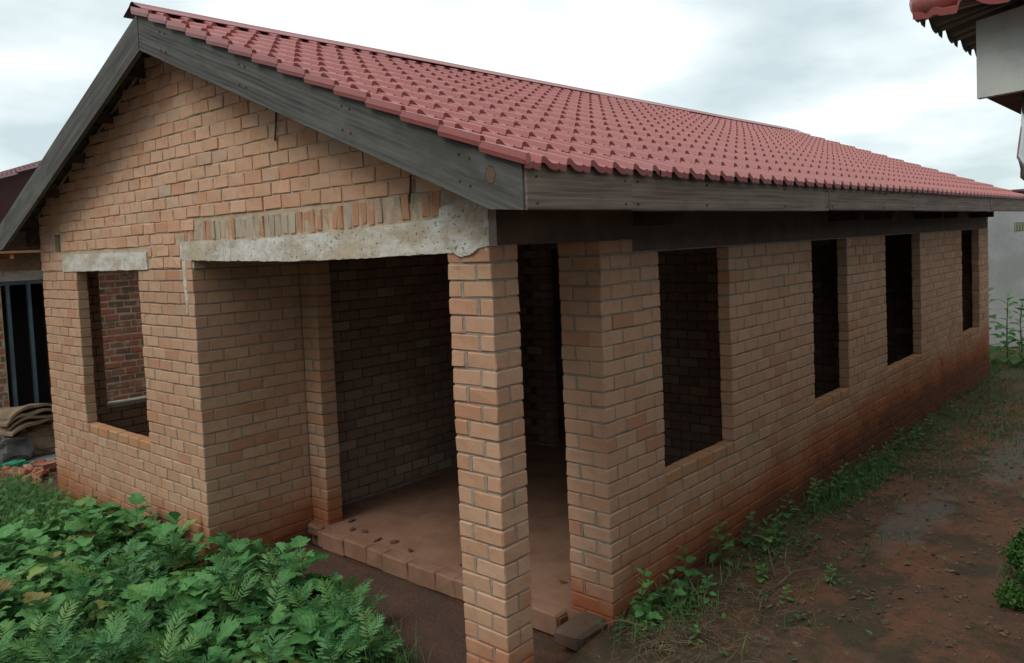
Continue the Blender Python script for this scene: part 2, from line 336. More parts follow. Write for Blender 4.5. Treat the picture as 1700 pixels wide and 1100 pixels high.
def cham(hx, hy, hz, c, jit=0.0, r=random):
    """chamfered block: 24 verts, 26 faces"""
    vs = []; idx = {}
    for sx in (-1, 1):
        for sy in (-1, 1):
            for sz in (-1, 1):
                for ax in range(3):
                    p = [sx * (hx - c), sy * (hy - c), sz * (hz - c)]; p[ax] = (sx * hx, sy * hy, sz * hz)[ax]
                    idx[(sx, sy, sz, ax)] = len(vs)
                    vs.append(tuple(q + (r.uniform(-jit, jit) if jit else 0) for q in p))
    global _CH
    if _CH is None:
        fs = []
        for ax in range(3):
            o1, o2 = [a for a in range(3) if a != ax]
            for s in (-1, 1):
                q = []
                for a, b in ((-1, -1), (1, -1), (1, 1), (-1, 1)):
                    k = [0, 0, 0]; k[ax] = s; k[o1] = a; k[o2] = b; q.append(idx[(*k, ax)])
                fs.append(q)
        for ax in range(3):
            o1, o2 = [a for a in range(3) if a != ax]
            for a in (-1, 1):
                for b in (-1, 1):
                    k0 = [0, 0, 0]; k1 = [0, 0, 0]; k0[ax] = -1; k1[ax] = 1
                    for k in (k0, k1): k[o1] = a; k[o2] = b
                    fs.append([idx[(*k0, o1)], idx[(*k1, o1)], idx[(*k1, o2)], idx[(*k0, o2)]])
        for sx in (-1, 1):
            for sy in (-1, 1):
                for sz in (-1, 1): fs.append([idx[(sx, sy, sz, a)] for a in range(3)])
        out = []
        for f in fs:
            P = [Vector(vs[i]) for i in f]; n = (P[1] - P[0]).cross(P[2] - P[0]); cen = sum(P, Vector()) / len(P)
            out.append(tuple(f) if n.dot(cen) > 0 else tuple(reversed(f)))
        _CH = out
    return vs, _CH
def project(P):
    d = Vector(P) - Vector(CAM); z = -d.dot(Vector(B_))
    if z < .1: return None
    return 850 + 1327.09 * d.dot(Vector(R_)) / z, 473.55 - 1327.09 * d.dot(Vector(U_)) / z, z

# ------------------------------------------------------------------ measured sizes
H = 0.0943; Z0 = 25 * H
Zk = lambda k: Z0 - k * H
L = 0.2247; HM = L / 2; J = 0.0088                # stretcher module, header module, joint
PW, PD = 0.3277, 0.2135
X1, YL, YE, XE = 0.9668, 3.2217, 6.5420, 11.60
T = 0.1025                                         # single skin of brick
YR = YE / 2; ZR = 4.295; SL = 0.397; OX, OY = 0.27, 0.478

# ------------------------------------------------------------------ ground
def gz(x, y):
    right = 0.115 - 0.0125 * max(x, 0) + 0.0 * y
    left = -0.06
    t = min(max((0.55 - y) / 0.6, 0), 1); t = t * t * (3 - 2 * t)
    if x > -0.02 and 0.0 < y < YE:                 # inside the house line
        t2 = min(max((0.22 - y) / 0.3, 0), 1) * min(max((x - .2) / .6, 0), 1)
        return -0.085 + t2 * 0.08
    if x > -0.02 and y >= YE: return -0.12
    s = min(max((x + 0.5) / 1.4, 0), 1)
    return left * (1 - t * s) + right * t * s
from mathutils import noise as mn
def ground():
    xs = np.concatenate([np.arange(-5, -2.4, .2), np.arange(-2.4, 6, .055), np.arange(6, 12, .1), np.arange(12, 24.1, .4)])
    ys = np.concatenate([np.arange(-6, -2.4, .2), np.arange(-2.4, 3.6, .055), np.arange(3.6, 16, .25)])
    v = []
    for x in xs:
        for y in ys:
            z = gz(x, y) + 0.022 * mn.noise((x * 1.3, y * 1.3, 0)) + 0.012 * mn.noise((x * 5, y * 5, 3)) + 0.006 * mn.noise((x * 17, y * 17, 5))
            if x > .9 and 0 < y < YE: z = -0.15
            v.append((x, y, z))
    nx, ny = len(xs), len(ys)
    f = [(i * ny + j, (i + 1) * ny + j, (i + 1) * ny + j + 1, i * ny + j + 1) for i in range(nx - 1) for j in range(ny - 1)]
    # outer skirt to the horizon
    b = len(v); R = 900
    v += [(-R, -R, -.3), (R, -R, -.3), (R, R, -.3), (-R, R, -.3)]
    f.append((b, b + 1, b + 2, b + 3))
    me = bpy.data.meshes.new("ground"); me.from_pydata(v, [], f); me.materials.append(M['ground'])
    me.polygons.foreach_set("use_smooth", [True] * len(f))
    obj("ground", me, kind="structure", label="damp red soil yard with mossy patches and worn cement skin")
ground()

# ------------------------------------------------------------------ the house
house = thing("brick_house", "unfinished single-storey tan brick house with red tile-profile metal roof", "house", (0, 0, 0))
BR = []                                            # every brick of the house: dict(c, h, axes, mat, parent)
def lay(part, org, u, n, length, courses, openings=(), par=(0, 0), endpar=(0, 0), mat='brick', depth=T, jit=0.0014, chm=0.0045, mortar=None, mrec=0.003, skip=None, z_of=Zk, hh=H, phase=0.0, vis=True, topz=None):
    """lay one face of brickwork; course c lies between z_of(c) and z_of(c+1). par = start offset for even/odd courses"""
    org = Vector(org); u = Vector(u); n = Vector(n)
    for c in courses:
        zt, zb = z_of(c), z_of(c + 1); zc = (zt + zb) / 2
        s = par[c % 2]; e = length - endpar[c % 2]
        segs = [(s, e)]
        for (a, b, z0, z1) in openings:
            if z0 < zc < z1:
                ns = []
                for (p, q) in segs:
                    if b <= p or a >= q: ns.append((p, q)); continue
                    if a > p: ns.append((p, a))
                    if b < q: ns.append((b, q))
                segs = ns
        grid0 = s - phase * (c % 2)
        for (p, q) in segs:
            # joints follow the running bond, cut where the segment starts
            k0 = math.floor((p - grid0 + 1e-6) / L); cuts = [p]
            x = grid0 + (k0 + 1) * L
            while x < q - 1e-6:
                cuts.append(x); x += L
            cuts.append(q)
            if len(cuts) > 2 and cuts[1] - cuts[0] < 0.045: cuts.pop(1)
            if len(cuts) > 2 and cuts[-1] - cuts[-2] < 0.045: cuts.pop(-2)
            for i in range(len(cuts) - 1):
                a, b = cuts[i], cuts[i + 1]
                a2 = a + (J / 2 if i > 0 else 0); b2 = b - (J / 2 if i < len(cuts) - 2 else 0)
                if s == 0 and i == 0 and p == 0: pass
                ln = b2 - a2
                if ln < 0.02: continue
                mid = org + u * ((a2 + b2) / 2) - n * (depth / 2) + Vector((0, 0, zc))
                if skip and skip(mid, ln): continue
                if topz and zt > topz(mid.y) : continue
                BR.append(dict(c=mid, h=(ln / 2, depth / 2, (hh - J) / 2), u=u, n=n, mat=mat, part=part, jit=jit, chm=chm, vis=vis))
                if mortar is not None and i < len(cuts) - 2:     # flush perpend
                    m0 = org + u * (b - J / 2 - .001) - n * (0.05); m1 = org + u * (b + J / 2 + .001) - n * mrec
                    xs = sorted((m0.x, m1.x)); ys = sorted((m0.y, m1.y))
                    mortar.box(xs[0], xs[1], ys[0], ys[1], zb + J / 2 + .001, zt - J / 2 - .001)
def core(mb, org, u, n, length, z0, z1, openings=(), rec=0.009, thick=T, jrec=0.006):
    """mortar body of a wall, set back from the brick faces, with openings"""
    org = Vector(org); u = Vector(u); n = Vector(n)
    ops = [(a - jrec, b + jrec, c - .012, d) for a, b, c, d in openings]
    us = sorted({jrec, length - jrec} | {v for o in ops for v in o[:2] if 0 < v < length}); zs = sorted({z0, z1} | {v for o in ops for v in o[2:] if z0 < v < z1})
    for i in range(len(us) - 1):
        for j in range(len(zs) - 1):
            uc, zc = (us[i] + us[i + 1]) / 2, (zs[j] + zs[j + 1]) / 2
            if any(a < uc < b and c < zc < d for a, b, c, d in ops): continue
            p0 = org + u * us[i] - n * rec; p1 = org + u * us[i + 1] - n * (thick - rec)
            xs = sorted((p0.x, p1.x)); ys = sorted((p0.y, p1.y)); mb.box(xs[0], xs[1], ys[0], ys[1], zs[j], zs[j + 1])

ZB = -0.2; CB = 27                                 # foot of the walls, last course
def part(name, mats, label=None):
    return name, mats, label
WP = {}
def wallpart(key, name, mb, mat, label=None):
    o = mb.build(name, mat, house)
    if label: o['label'] = label
    WP[key] = o

# pillar: 1.5 x 1 brick, alternating
pm = MB(); pm.box(.0085, PD - .0085, .0085, PW - .0085, ZB, Zk(-1))
sb = 0.2137 if PD > .2137 else PD
for c in range(-1, CB):
    zc = (Zk(c) + Zk(c + 1)) / 2; hz = (H - J) / 2
    def pb(x0, x1, y0, y1, vis=True):
        along_y = (y1 - y0) >= (x1 - x0)
        BR.append(dict(c=Vector(((x0 + x1) / 2, (y0 + y1) / 2, zc)), h=((y1 - y0) / 2, (x1 - x0) / 2, hz), u=Vector((0, 1, 0)), n=Vector((-1, 0, 0)), mat='brick', part='pillar', jit=.0018, chm=.0055, vis=vis, top=True))
    jj = random.uniform(-.004, .004)
    hw = 0.102
    if c % 2 == 0:
        pb(0, PD, 0, hw + jj); y = hw + jj + .013; pb(0, hw, y, PW); pb(hw + .012, PD, y, PW)
        pm.box(.004, .06, hw + jj - .002, y + .002, Zk(c + 1) + J / 2, Zk(c) - J / 2)
        pm.box(hw - .002, hw + .014, PW - .06, PW - .004, Zk(c + 1) + J / 2, Zk(c) - J / 2)
    else:
        y = PW - hw + jj; pb(0, PD, y, PW); pb(0, hw, 0, y - .013); pb(hw + .012, PD, 0, y - .013)
        pm.box(.004, .06, y - .015, y + .002, Zk(c + 1) + J / 2, Zk(c) - J / 2)
        pm.box(hw - .002, hw + .014, .004, .06, Zk(c + 1) + J / 2, Zk(c) - J / 2)
wallpart('pillar', 'pillar', pm, M['mortar'], "free-standing tan brick corner pillar of the porch")

# long side wall (faces the yard) and the pier that ends it at the porch
WIN = [(1.6415, 2.652), (4.301, 5.207), (6.423, 7.784), (9.877, 10.95)]
ops = [(a - X1, b - X1, Zk(16), Zk(0)) for a, b in WIN]
sm = MB(); core(sm, (X1, 0, 0), (1, 0, 0), (0, -1, 0), XE - X1, ZB, 2.46, ops)
lay('side', (X1, 0, 0), (1, 0, 0), (0, -1, 0), XE - X1, range(0, 16), ops, par=(HM, 0), mortar=sm)
lay('side', (X1, 0, 0), (1, 0, 0), (0, -1, 0), XE - X1, range(17, CB), ops, par=(HM, 0), mortar=sm)
sops = [(a, b, 0, 9) for a, b, _, _ in ops]
lay('side', (X1, 0, 0), (1, 0, 0), (0, -1, 0), XE - X1, range(16, 17), sops, par=(HM, 0), mortar=sm)
for a, b, _, _ in ops: lay('side', (X1 + a, 0, 0), (1, 0, 0), (0, -1, 0), b - a, range(16, 17), (), mat='sill', chm=.009, mortar=sm, depth=.104)
lay('side', (X1, 0, 0), (1, 0, 0), (0, -1, 0), .36, range(-1, 0), (), par=(0, 0), mortar=sm)
wallpart('side', 'wall', sm, M['mortar'], "long tan brick wall with four tall window openings and red mud splash")
qm = MB(); core(qm, (X1, PW, 0), (0, -1, 0), (-1, 0, 0), PW - .02, ZB, 2.44, ())
for c in range(0, CB):                              # pier end face: stretcher + header, bonded with the side wall
    for (a, b) in (((0, .102), (.1145, PW)) if c % 2 else ((0, PW - .2155 + .1015), (PW - .2155 + .1140, PW))) :
        pass
def pier():
    for c in range(-1, CB):
        zc = (Zk(c) + Zk(c + 1)) / 2; hz = (H - J) / 2
        if c % 2 == 0: segs = [(0, .2135), (.226, PW)]       # side wall starts one header in, so this brick turns the corner
        else: segs = [(T + .011, .2), (.2125, PW)] if False else [(T + .0115, PW)]
        for a, b in segs:
            BR.append(dict(c=Vector((X1 + T / 2, (a + b) / 2, zc)), h=((b - a) / 2, T / 2, hz), u=Vector((0, 1, 0)), n=Vector((-1, 0, 0)), mat='brick', part='pier', jit=.0016, chm=.005, vis=True))
            if b < PW: qm.box(X1 + .004, X1 + .06, b - .001, b + .0135, Zk(c + 1) + J / 2, Zk(c) - J / 2)
        if c % 2: qm.box(X1 + .004, X1 + .06, T - .002, T + .0135, Zk(c + 1) + J / 2, Zk(c) - J / 2)
pier()
qm.box(X1 + .02, X1 + .33, .1, PW - .011, ZB, 2.44)
wallpart('pier', 'pier', qm, M['mortar'])

# front wall, left of the porch, with its window, and the porch return wall
FW = [(4.2024 - YL, 5.6014 - YL, Zk(16), Zk(0))]
HOLE = (5.98 - YL, 6.14 - YL, 2.535, 2.735)
fm = MB(); core(fm, (0, YL, 0), (0, 1, 0), (-1, 0, 0), YE - YL, ZB, Z0, FW)
fs = [(FW[0][0], FW[0][1], 0, 9)]
kw = dict(par=(0, HM), endpar=(0, 0), mortar=fm)
lay('front', (0, YL, 0), (0, 1, 0), (-1, 0, 0), YE - YL, range(0, 16), FW, **kw)
lay('front', (0, YL, 0), (0, 1, 0), (-1, 0, 0), YE - YL, range(17, CB), FW, **kw)
lay('front', (0, YL, 0), (0, 1, 0), (-1, 0, 0), YE - YL, range(16, 17), fs, **kw)
lay('front', (0, FW[0][0] + YL, 0), (0, 1, 0), (-1, 0, 0), FW[0][1] - FW[0][0], range(16, 17), (), mat='sill', chm=.009, mortar=fm)
wallpart('front', 'wall', fm, M['mortar'], "tan brick front wall with one window opening beside the porch")
rm = MB(); core(rm, (0, YL, 0), (1, 0, 0), (0, -1, 0), 1.3, ZB, 2.42)
lay('return', (0, YL, 0), (1, 0, 0), (0, -1, 0), X1, range(-1, CB), (), par=(HM, 0), mortar=rm)
wallpart('return', 'wall', rm, M['mortar'], "shaded tan brick return wall on the porch's left side")
# pilaster at the inner end of the return wall
lm = MB(); lm.box(X1 + .011, X1 + .15, 2.99 + .011, YL, ZB, 2.43)
for c in range(-1, CB):
    zc = (Zk(c) + Zk(c + 1)) / 2; hz = (H - J) / 2
    segs = [(2.99, 3.0915), (3.103, YL)] if c % 2 else [(2.99, YL)]
    for a, b in segs:
        BR.append(dict(c=Vector((X1 + .08, (a + b) / 2, zc)), h=((b - a) / 2, .08, hz), u=Vector((0, 1, 0)), n=Vector((-1, 0, 0)), mat='brick', part='pilaster', jit=.0014, chm=.007, vis=True))
    if c % 2: lm.box(X1 + .004, X1 + .06, 3.09, 3.105, Zk(c + 1) + J / 2, Zk(c) - J / 2)
wallpart('pilaster', 'pilaster', lm, M['mortar'], "narrow brick pilaster at the inner end of the porch")

# gable: rough stock bricks, flush mortar
def gtop(y): return ZR - SL * abs(y - YR) - 0.02
gm = MB()
def gcore(y0, y1, z0):                              # strips up to the slope
    n = max(1, int((y1 - y0) / .25)); d = (y1 - y0) / n
    for i in range(n):
        a, b = y0 + i * d, y0 + (i + 1) * d
        if a < YR < b: segs = [(a, YR), (YR, b)]
        else: segs = [(a, b)]
        for p, q in segs:
            x0, x1 = 0.009, T
            gm.add([(x0, p, z0), (x1, p, z0), (x1, q, z0), (x0, q, z0), (x0, p, gtop(p)), (x1, p, gtop(p)), (x1, q, gtop(q)), (x0, q, gtop(q))],
                   [(3, 2, 1, 0), (4, 5, 6, 7), (0, 1, 5, 4), (1, 2, 6, 5), (2, 3, 7, 6), (3, 0, 4, 7)])
ha, hb = HOLE[0] + YL, HOLE[1] + YL
gcore(0.004, 3.20, 2.50); gcore(3.20, ha, Z0 + .005)
gcore(hb, YE, Z0 + .005)
gm.box(.0045, T, ha, hb, Z0 + .005, HOLE[2]); 
gm.add([(.0045, ha, HOLE[3]), (T, ha, HOLE[3]), (T, hb, HOLE[3]), (.0045, hb, HOLE[3]), (.0045, ha, gtop(ha)), (T, ha, gtop(ha)), (T, hb, gtop(hb)), (.0045, hb, gtop(hb))], [(3, 2, 1, 0), (4, 5, 6, 7), (0, 1, 5, 4), (1, 2, 6, 5), (2, 3, 7, 6), (3, 0, 4, 7)])
HG = 0.0965
Zg = lambda c: Z0 + .008 - c * HG                   # negative courses climb
def gskip(m, ln):
    y, z = m.y, m.z
    if -0.1 < y < 3.40 + ln / 2 and z < 2.74 - (.07 if y > 3.1 else 0): return True      # lintel and soldier course
    if 4.0 - ln / 2 < y < 5.93 + ln / 2 and z < 2.53: return True
    if ha - ln / 2 < y < hb + ln / 2 and HOLE[2] < z < HOLE[3]: return True
    return False
lay('gable', (0, 0, 0), (0, 1, 0), (-1, 0, 0), YE, range(-21, 0), (), par=(0, HM), mat='gable', jit=.0022, chm=.005, skip=gskip, z_of=Zg, hh=HG + .002, topz=lambda y: gtop(y) + .02)
# pieces that close the courses beside the lintels
for (a, b, cs) in ((3.405, 3.99, (-1, -2)), (5.94, YE, (-1, -2))):
    for c in cs:
        y = a
        while y < b - .03:
            q = min(y + random.uniform(.1, .23), b)
            if b - q < .05: q = b
            if not (ha - .02 < (y + q) / 2 < hb + .02 and Zg(c) > HOLE[2] + .05):
                BR.append(dict(c=Vector((T / 2, (y + q) / 2, (Zg(c) + Zg(c + 1)) / 2)), h=((q - y) / 2 - .005, T / 2, HG / 2 - .005), u=Vector((0, 1, 0)), n=Vector((-1, 0, 0)), mat='gable', part='gable', jit=.003, chm=.005, vis=True))
            y = q
wallpart('gable', 'gable_wall', gm, M['mortar_gable'], "rough gable brickwork with smeared flush mortar under the bargeboards")
GAB = WP['gable']
y = .36
while y < 3.36:                                     # soldier course over the porch lintel
    w = random.choice((.066, .07, .075, .078)); z0 = np.interp(y, [.3, 1.23, 2.03, 3.4], [2.615, 2.582, 2.568, 2.575])
    BR.append(dict(c=Vector((T / 2 + random.uniform(.002, .007), y + w / 2, z0 + .078)), h=(w / 2 - .006, T / 2, .074 + random.uniform(-.006, .003)), u=Vector((0, 1, 0)), n=Vector((-1, 0, 0)), mat='sold', part='gable', jit=.004, chm=.006, vis=True))
    y += w + random.choice((0, 0, .003, .01))

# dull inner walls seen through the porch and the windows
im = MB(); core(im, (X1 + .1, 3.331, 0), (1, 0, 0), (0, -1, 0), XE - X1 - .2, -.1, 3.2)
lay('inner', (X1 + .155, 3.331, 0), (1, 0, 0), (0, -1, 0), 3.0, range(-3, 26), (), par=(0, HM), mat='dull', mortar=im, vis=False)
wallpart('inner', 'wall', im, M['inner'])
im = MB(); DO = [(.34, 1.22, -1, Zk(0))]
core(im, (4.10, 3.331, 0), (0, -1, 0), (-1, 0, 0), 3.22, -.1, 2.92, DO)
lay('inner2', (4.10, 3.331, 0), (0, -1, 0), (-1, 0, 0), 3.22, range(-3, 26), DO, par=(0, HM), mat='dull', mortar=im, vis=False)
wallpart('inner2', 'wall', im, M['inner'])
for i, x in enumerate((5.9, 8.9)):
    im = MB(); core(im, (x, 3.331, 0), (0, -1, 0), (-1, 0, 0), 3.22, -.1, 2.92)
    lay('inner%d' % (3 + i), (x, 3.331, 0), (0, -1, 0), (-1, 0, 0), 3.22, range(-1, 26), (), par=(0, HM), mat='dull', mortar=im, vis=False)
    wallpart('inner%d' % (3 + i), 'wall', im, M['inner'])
# far gable end, back side wall, and a cross wall of the left room
bm_ = MB(); bm_.box(XE - T, XE - .012, .115, YE - .12, ZB, 2.7); nstrip = 26
for i in range(nstrip):
    a, b = YE * i / nstrip, YE * (i + 1) / nstrip
    bm_.add([(XE - T, a, 2.7), (XE, a, 2.7), (XE, b, 2.7), (XE - T, b, 2.7), (XE - T, a, gtop(a)), (XE, a, gtop(a)), (XE, b, gtop(b)), (XE - T, b, gtop(b))], [(3, 2, 1, 0), (4, 5, 6, 7), (0, 1, 5, 4), (1, 2, 6, 5), (2, 3, 7, 6), (3, 0, 4, 7)])
lay('back', (XE, 0, 0), (0, 1, 0), (1, 0, 0), YE, range(-3, CB), (), par=(0, HM), mat='brick', mortar=bm_, vis=False)
wallpart('back', 'wall', bm_, M['mortar'])
lf = MB(); SO = [(.53, 1.75, Zk(16), Zk(0)), (3.0, 4.2, Zk(16), Zk(0)), (6.5, 7.8, Zk(16), Zk(0))]
core(lf, (T, YE, 0), (1, 0, 0), (0, 1, 0), XE - 2 * T, ZB, 3.0, [(a - T, b - T, c, d) for a, b, c, d in SO])
lay('leftside', (0, YE, 0), (1, 0, 0), (0, 1, 0), XE, range(-6, CB), SO, par=(HM, 0), mat='brick', mortar=lf, vis=False)
lf.box(.5, 1.8, YE - .15, YE + .02, Zk(16) - .03, Zk(16) + .012, mi=1)
WP['leftside'] = lf.build('wall', [M['inner'], M['concrete']], house)
im = MB(); im.box(4.1, 4.2, 3.44, 6.42, -.1, 3.2); im.build('wall', M['inner'], house)

# emit bricks: the 300 that show largest become objects, the rest one mass
def score(b):
    if not b['vis']: return -1
    p = project(b['c'])
    if p is None or not (-20 < p[0] < 1720 and -20 < p[1] < 1110): return -1
    best = 0
    d = (Vector(CAM) - b['c']).normalized()
    h = b['h']
    best = abs(d.dot(b['n'])) * h[0] * h[2] + abs(d.dot(b['u'])) * h[1] * h[2] * .3
    return best / p[2] ** 2
for b in BR: b['s'] = score(b)
order = sorted(range(len(BR)), key=lambda i: -BR[i]['s']); IND = set(order[:300])
MATI = ['brick_a', 'gable_a', 'dull_a', 'sill_a', 'sold_a']; KEY = {'brick': 0, 'gable': 1, 'dull': 2, 'sill': 3, 'sold': 4}
mass = MB(); cache = {}
def frame(b):
    u, n = b['u'], b['n']; d = -n
    return Matrix(((u.x, d.x, 0), (u.y, d.y, 0), (0, 0, 1)))
for i, b in enumerate(BR):
    h = b['h']; Rm = frame(b)
    q_ = .55 if b['mat'] == 'gable' else 1; tilt = Matrix.Rotation(random.gauss(0, .006), 3, 'Y') @ Matrix.Rotation(random.gauss(0, .006 * q_), 3, 'Z') @ Matrix.Rotation(random.gauss(0, .008 * q_), 3, 'X')
    c = b['c'] + b['n'] * random.uniform(-.004, .002) + Vector((0, 0, random.gauss(0, .0012))); b['chm'] *= random.choice((.75, 1, 1, 1.25)); b['jit'] *= 1.7; h = (h[0] - random.uniform(0, .002), h[1], h[2] - random.uniform(0, .0015))
    if i in IND:
        key = (round(h[0], 3), round(h[1], 3), round(h[2], 3), b['mat'], random.randrange(5))
        if key not in cache:
            vs, fs = cham(h[0], h[1], h[2], b['chm'], b['jit']); mb = MB(); mb.add(vs, fs, 0); cache[key] = mb.mesh('brick', M[b['mat'] + '_o'])
        o_ = obj('brick', cache[key], WP[b['part']])
        mw = (Rm @ tilt).to_4x4(); mw.translation = c; o_.matrix_local = mw
    else:
        vs, fs = cham(h[0], h[1], h[2], b['chm'], b['jit']); A = Rm @ tilt
        mass.add([tuple(A @ Vector(v) + c) for v in vs], fs, random.random(), KEY[b['mat']])
mass.build('brickwork', [M[k] for k in MATI], house, kind="stuff")

# lintels
def rough_beam(name, ys, zb, zt, x0, x1, mat, ny, nz, amp, ragged, seed, label=None):
    mb = MB(); Y = np.linspace(ys[0], ys[1], ny); vs = []; fs = []
    def nn(a, b, s): return mn.noise((a * s + seed, b * s, seed * 1.7))
    rows = []
    for j in range(nz + 1):
        f = j / nz; row = []
        for y in Y:
            lo = np.interp(y, *zb) + ragged * (mn.noise((y * 6, seed, 0)) + .7 * mn.noise((y * 23, seed, 4))); hi = np.interp(y, *zt) + ragged * .5 * (mn.noise((y * 5, seed, 9)) + .6 * mn.noise((y * 21, seed, 14)))
            z = lo + (hi - lo) * f
            row.append((x0 - amp * (nn(y, z, 5) + .5 * nn(y, z, 13) + .22 * nn(y, z, 34)), y, z))
        rows.append(row)
    top = [(x1, p[1], p[2]) for p in rows[-1]]; bot = [(x1, p[1], p[2]) for p in rows[0]]
    allr = [bot] + rows + [top]
    vs = [p for r in allr for p in r]
    for a in range(len(allr) - 1):
        for k in range(ny - 1): fs.append((a * ny + k + 1, a * ny + k, (a + 1) * ny + k, (a + 1) * ny + k + 1))
    R0 = len(allr)
    fs.append(tuple(a * ny for a in range(R0))); fs.append(tuple(a * ny + ny - 1 for a in reversed(range(R0))))
    mb.add(vs, fs)
    o_ = mb.build(name, mat, house, smooth=False)
    if label: o_['label'] = label
    return o_
rough_beam('lintel', (.02, 3.39), ([0, .32, 1.25, 2.04, 3.31, 3.5], [2.42, 2.417, 2.397, 2.398, 2.427, 2.43]), ([0, .31, 1.23, 2.03, 3.39], [2.62, 2.607, 2.574, 2.56, 2.568]), -.006, .13, M['concrete'], 220, 12, .008, .007, 3.3, "sagging grey concrete lintel over the porch opening")
rough_beam('lintel', (4.0, 5.93), ([4.0, 5.93], [2.362, 2.357]), ([4.0, 5.93], [2.51, 2.53]), -.006, .10, M['concrete'], 60, 5, .005, .007, 8.1, "grey concrete lintel over the front window")
rough_beam('mortar_patch', (-.004, .345), ([0, .06, .12, .2, .27, .33], [2.44, 2.432, 2.40, 2.392, 2.415, 2.42]), ([0, .2, .345], [2.68, 2.70, 2.66]), -.014, .05, M['concrete'], 60, 30, .017, .012, 5.5, "thick smeared mortar on the pillar head")
# dark brown strip over the side openings and the porch side
ms_ = MB(); vs = []; fs = []; n_ = 20
for i in range(n_ + 1):
    z = 2.425 - i * .021; w_ = (.042 + .018 * mn.noise((z * 9, 2, 1))) * (1 - .6 * i / n_); c_ = 3.352 - .012 * i / n_ + .008 * mn.noise((z * 6, 7, 1)); x_ = -.003 - .002 * mn.noise((z * 20, 3, 3))
    vs += [(.008, c_ - w_, z), (x_, c_ - w_ * .6, z), (x_, c_ + w_ * .6, z), (.008, c_ + w_, z)]
for i in range(n_):
    for k in range(3): fs.append((i * 4 + k, i * 4 + k + 1, i * 4 + 5 + k, i * 4 + 4 + k))
ms_.add(vs, fs); ms_.build('mortar_run', M['concrete'], house)
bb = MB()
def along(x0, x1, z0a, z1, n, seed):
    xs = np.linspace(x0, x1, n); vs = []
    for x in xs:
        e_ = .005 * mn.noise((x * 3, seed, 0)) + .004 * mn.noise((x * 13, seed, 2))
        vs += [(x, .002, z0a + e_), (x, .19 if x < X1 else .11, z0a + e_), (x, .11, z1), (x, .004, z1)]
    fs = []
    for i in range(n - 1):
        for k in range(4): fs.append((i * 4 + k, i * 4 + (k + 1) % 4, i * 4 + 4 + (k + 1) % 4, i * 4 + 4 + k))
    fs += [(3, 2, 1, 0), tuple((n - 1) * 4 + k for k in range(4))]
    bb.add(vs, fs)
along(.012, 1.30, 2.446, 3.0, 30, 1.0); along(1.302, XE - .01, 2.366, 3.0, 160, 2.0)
bb.build('wall_head_strip', M['head_strip'], house)
# inner top of the front wall behind the lintel is open to the roof
# floor slab and the brick step at the porch edge
sl = MB(); sl.box(.95, XE - T, T, 3.33, -.14, .068); sl.box(T, XE - T, 3.43, 6.43, -.14, .068); sl.build('floor_slab', M['floor'], house)
stp = MB(); stp.box(.87, .949, PW + .02, 2.985, -.14, .03); st = stp.build('step', M['mortar'], house)
y = .36; meS = {}
while y < 2.98:
    ln = min(random.choice((.21, .2, .3)), 2.985 - y)
    if ln < .05: break
    key = round(ln, 2)
    if key not in meS:
        vs, fs = cham(ln / 2 + .004, .056, .072, .013, .006); mb = MB(); mb.add(vs, fs); meS[key] = mb.mesh('brick', M['floor'])
    o_ = obj('brick', meS[key], st); o_.matrix_local = Matrix.Translation((.905 + random.uniform(-.006, .006), y + ln / 2, -.012 + random.uniform(-.006, .004))) @ Matrix.Rotation(math.pi / 2 + random.uniform(-.02, .02), 4, 'Z'); y += ln + .004
vs, fs = cham(.17, .11, .055, .025, .012); mb = MB(); mb.add([(v[0] + .86, v[1] + .16, v[2] + .02) for v in vs], fs); mb.build('step_block', M['block'], house)
vs, fs = cham(.05, .09, .05, .02, .012); mb = MB(); mb.add([(v[0] + .93, v[1] + 3.1, v[2] + .02) for v in vs], fs); mb.build('rubble_block', M['floor'], house)

# ------------------------------------------------------------------ roof
ROOFD = 0.016                                       # sheet plane above the board tops
RP, RS = 0.1885, 0.272                              # rib pitch, tile-row pitch (horizontal)
PROF = [(0, .002), (.08, -.001), (.22, -.002), (.27, .004), (.32, .004), (.37, -.002), (.54, -.004), (.585, -.003), (.625, .024), (.66, .029), (.74, .029), (.80, .024), (.92, .008)]
def sheet_mesh(nper, rows, y_eave, name, mat, sl=SL, rs=RS):
    """tile-profile sheet, local x along eave, y up the slope (horizontal run), z up"""
    us = [(p + a) * RP for p in range(nper) for a, _ in PROF] + [nper * RP]; hs = [h for _ in range(nper) for _, h in PROF] + [PROF[0][1]]
    ls = []
    for r in range(rows):
        y0 = r * rs; y1 = y0 + rs
        ls += [(y0, 0.024, 1.0), (y0 + rs * .07, .0235, 1.0), (y1 + .010, 0.001, 0.95)]
    v = []; f = []; n = len(us)
    for (y, d, k) in ls:
        for x, h in zip(us, hs): v.append((x, y, y * sl + d + h * k))
    for i in range(len(ls) - 1):
        for j in range(n - 1): f.append((i * n + j, i * n + j + 1, (i + 1) * n + j + 1, (i + 1) * n + j))
    # turned-down lip at the eave
    b = len(v)
    for x, h in zip(us, hs): v.append((x, .004, .024 + h - .03))
    for j in range(n - 1): f.append((b + j, b + j + 1, j + 1, j))
    me = bpy.data.meshes.new(name); me.from_pydata(v, [], f); me.materials.append(mat); me.update(); return me
NPER = 6; SW = NPER * RP; X_R0 = -OX - .045; NS = 11
rows = 14; y_e = -.535
me = sheet_mesh(NPER, rows, y_e, 'roof_sheet', M['roof'])
zpl = lambda y: ZR + ROOFD - SL * (YR - y) - .012
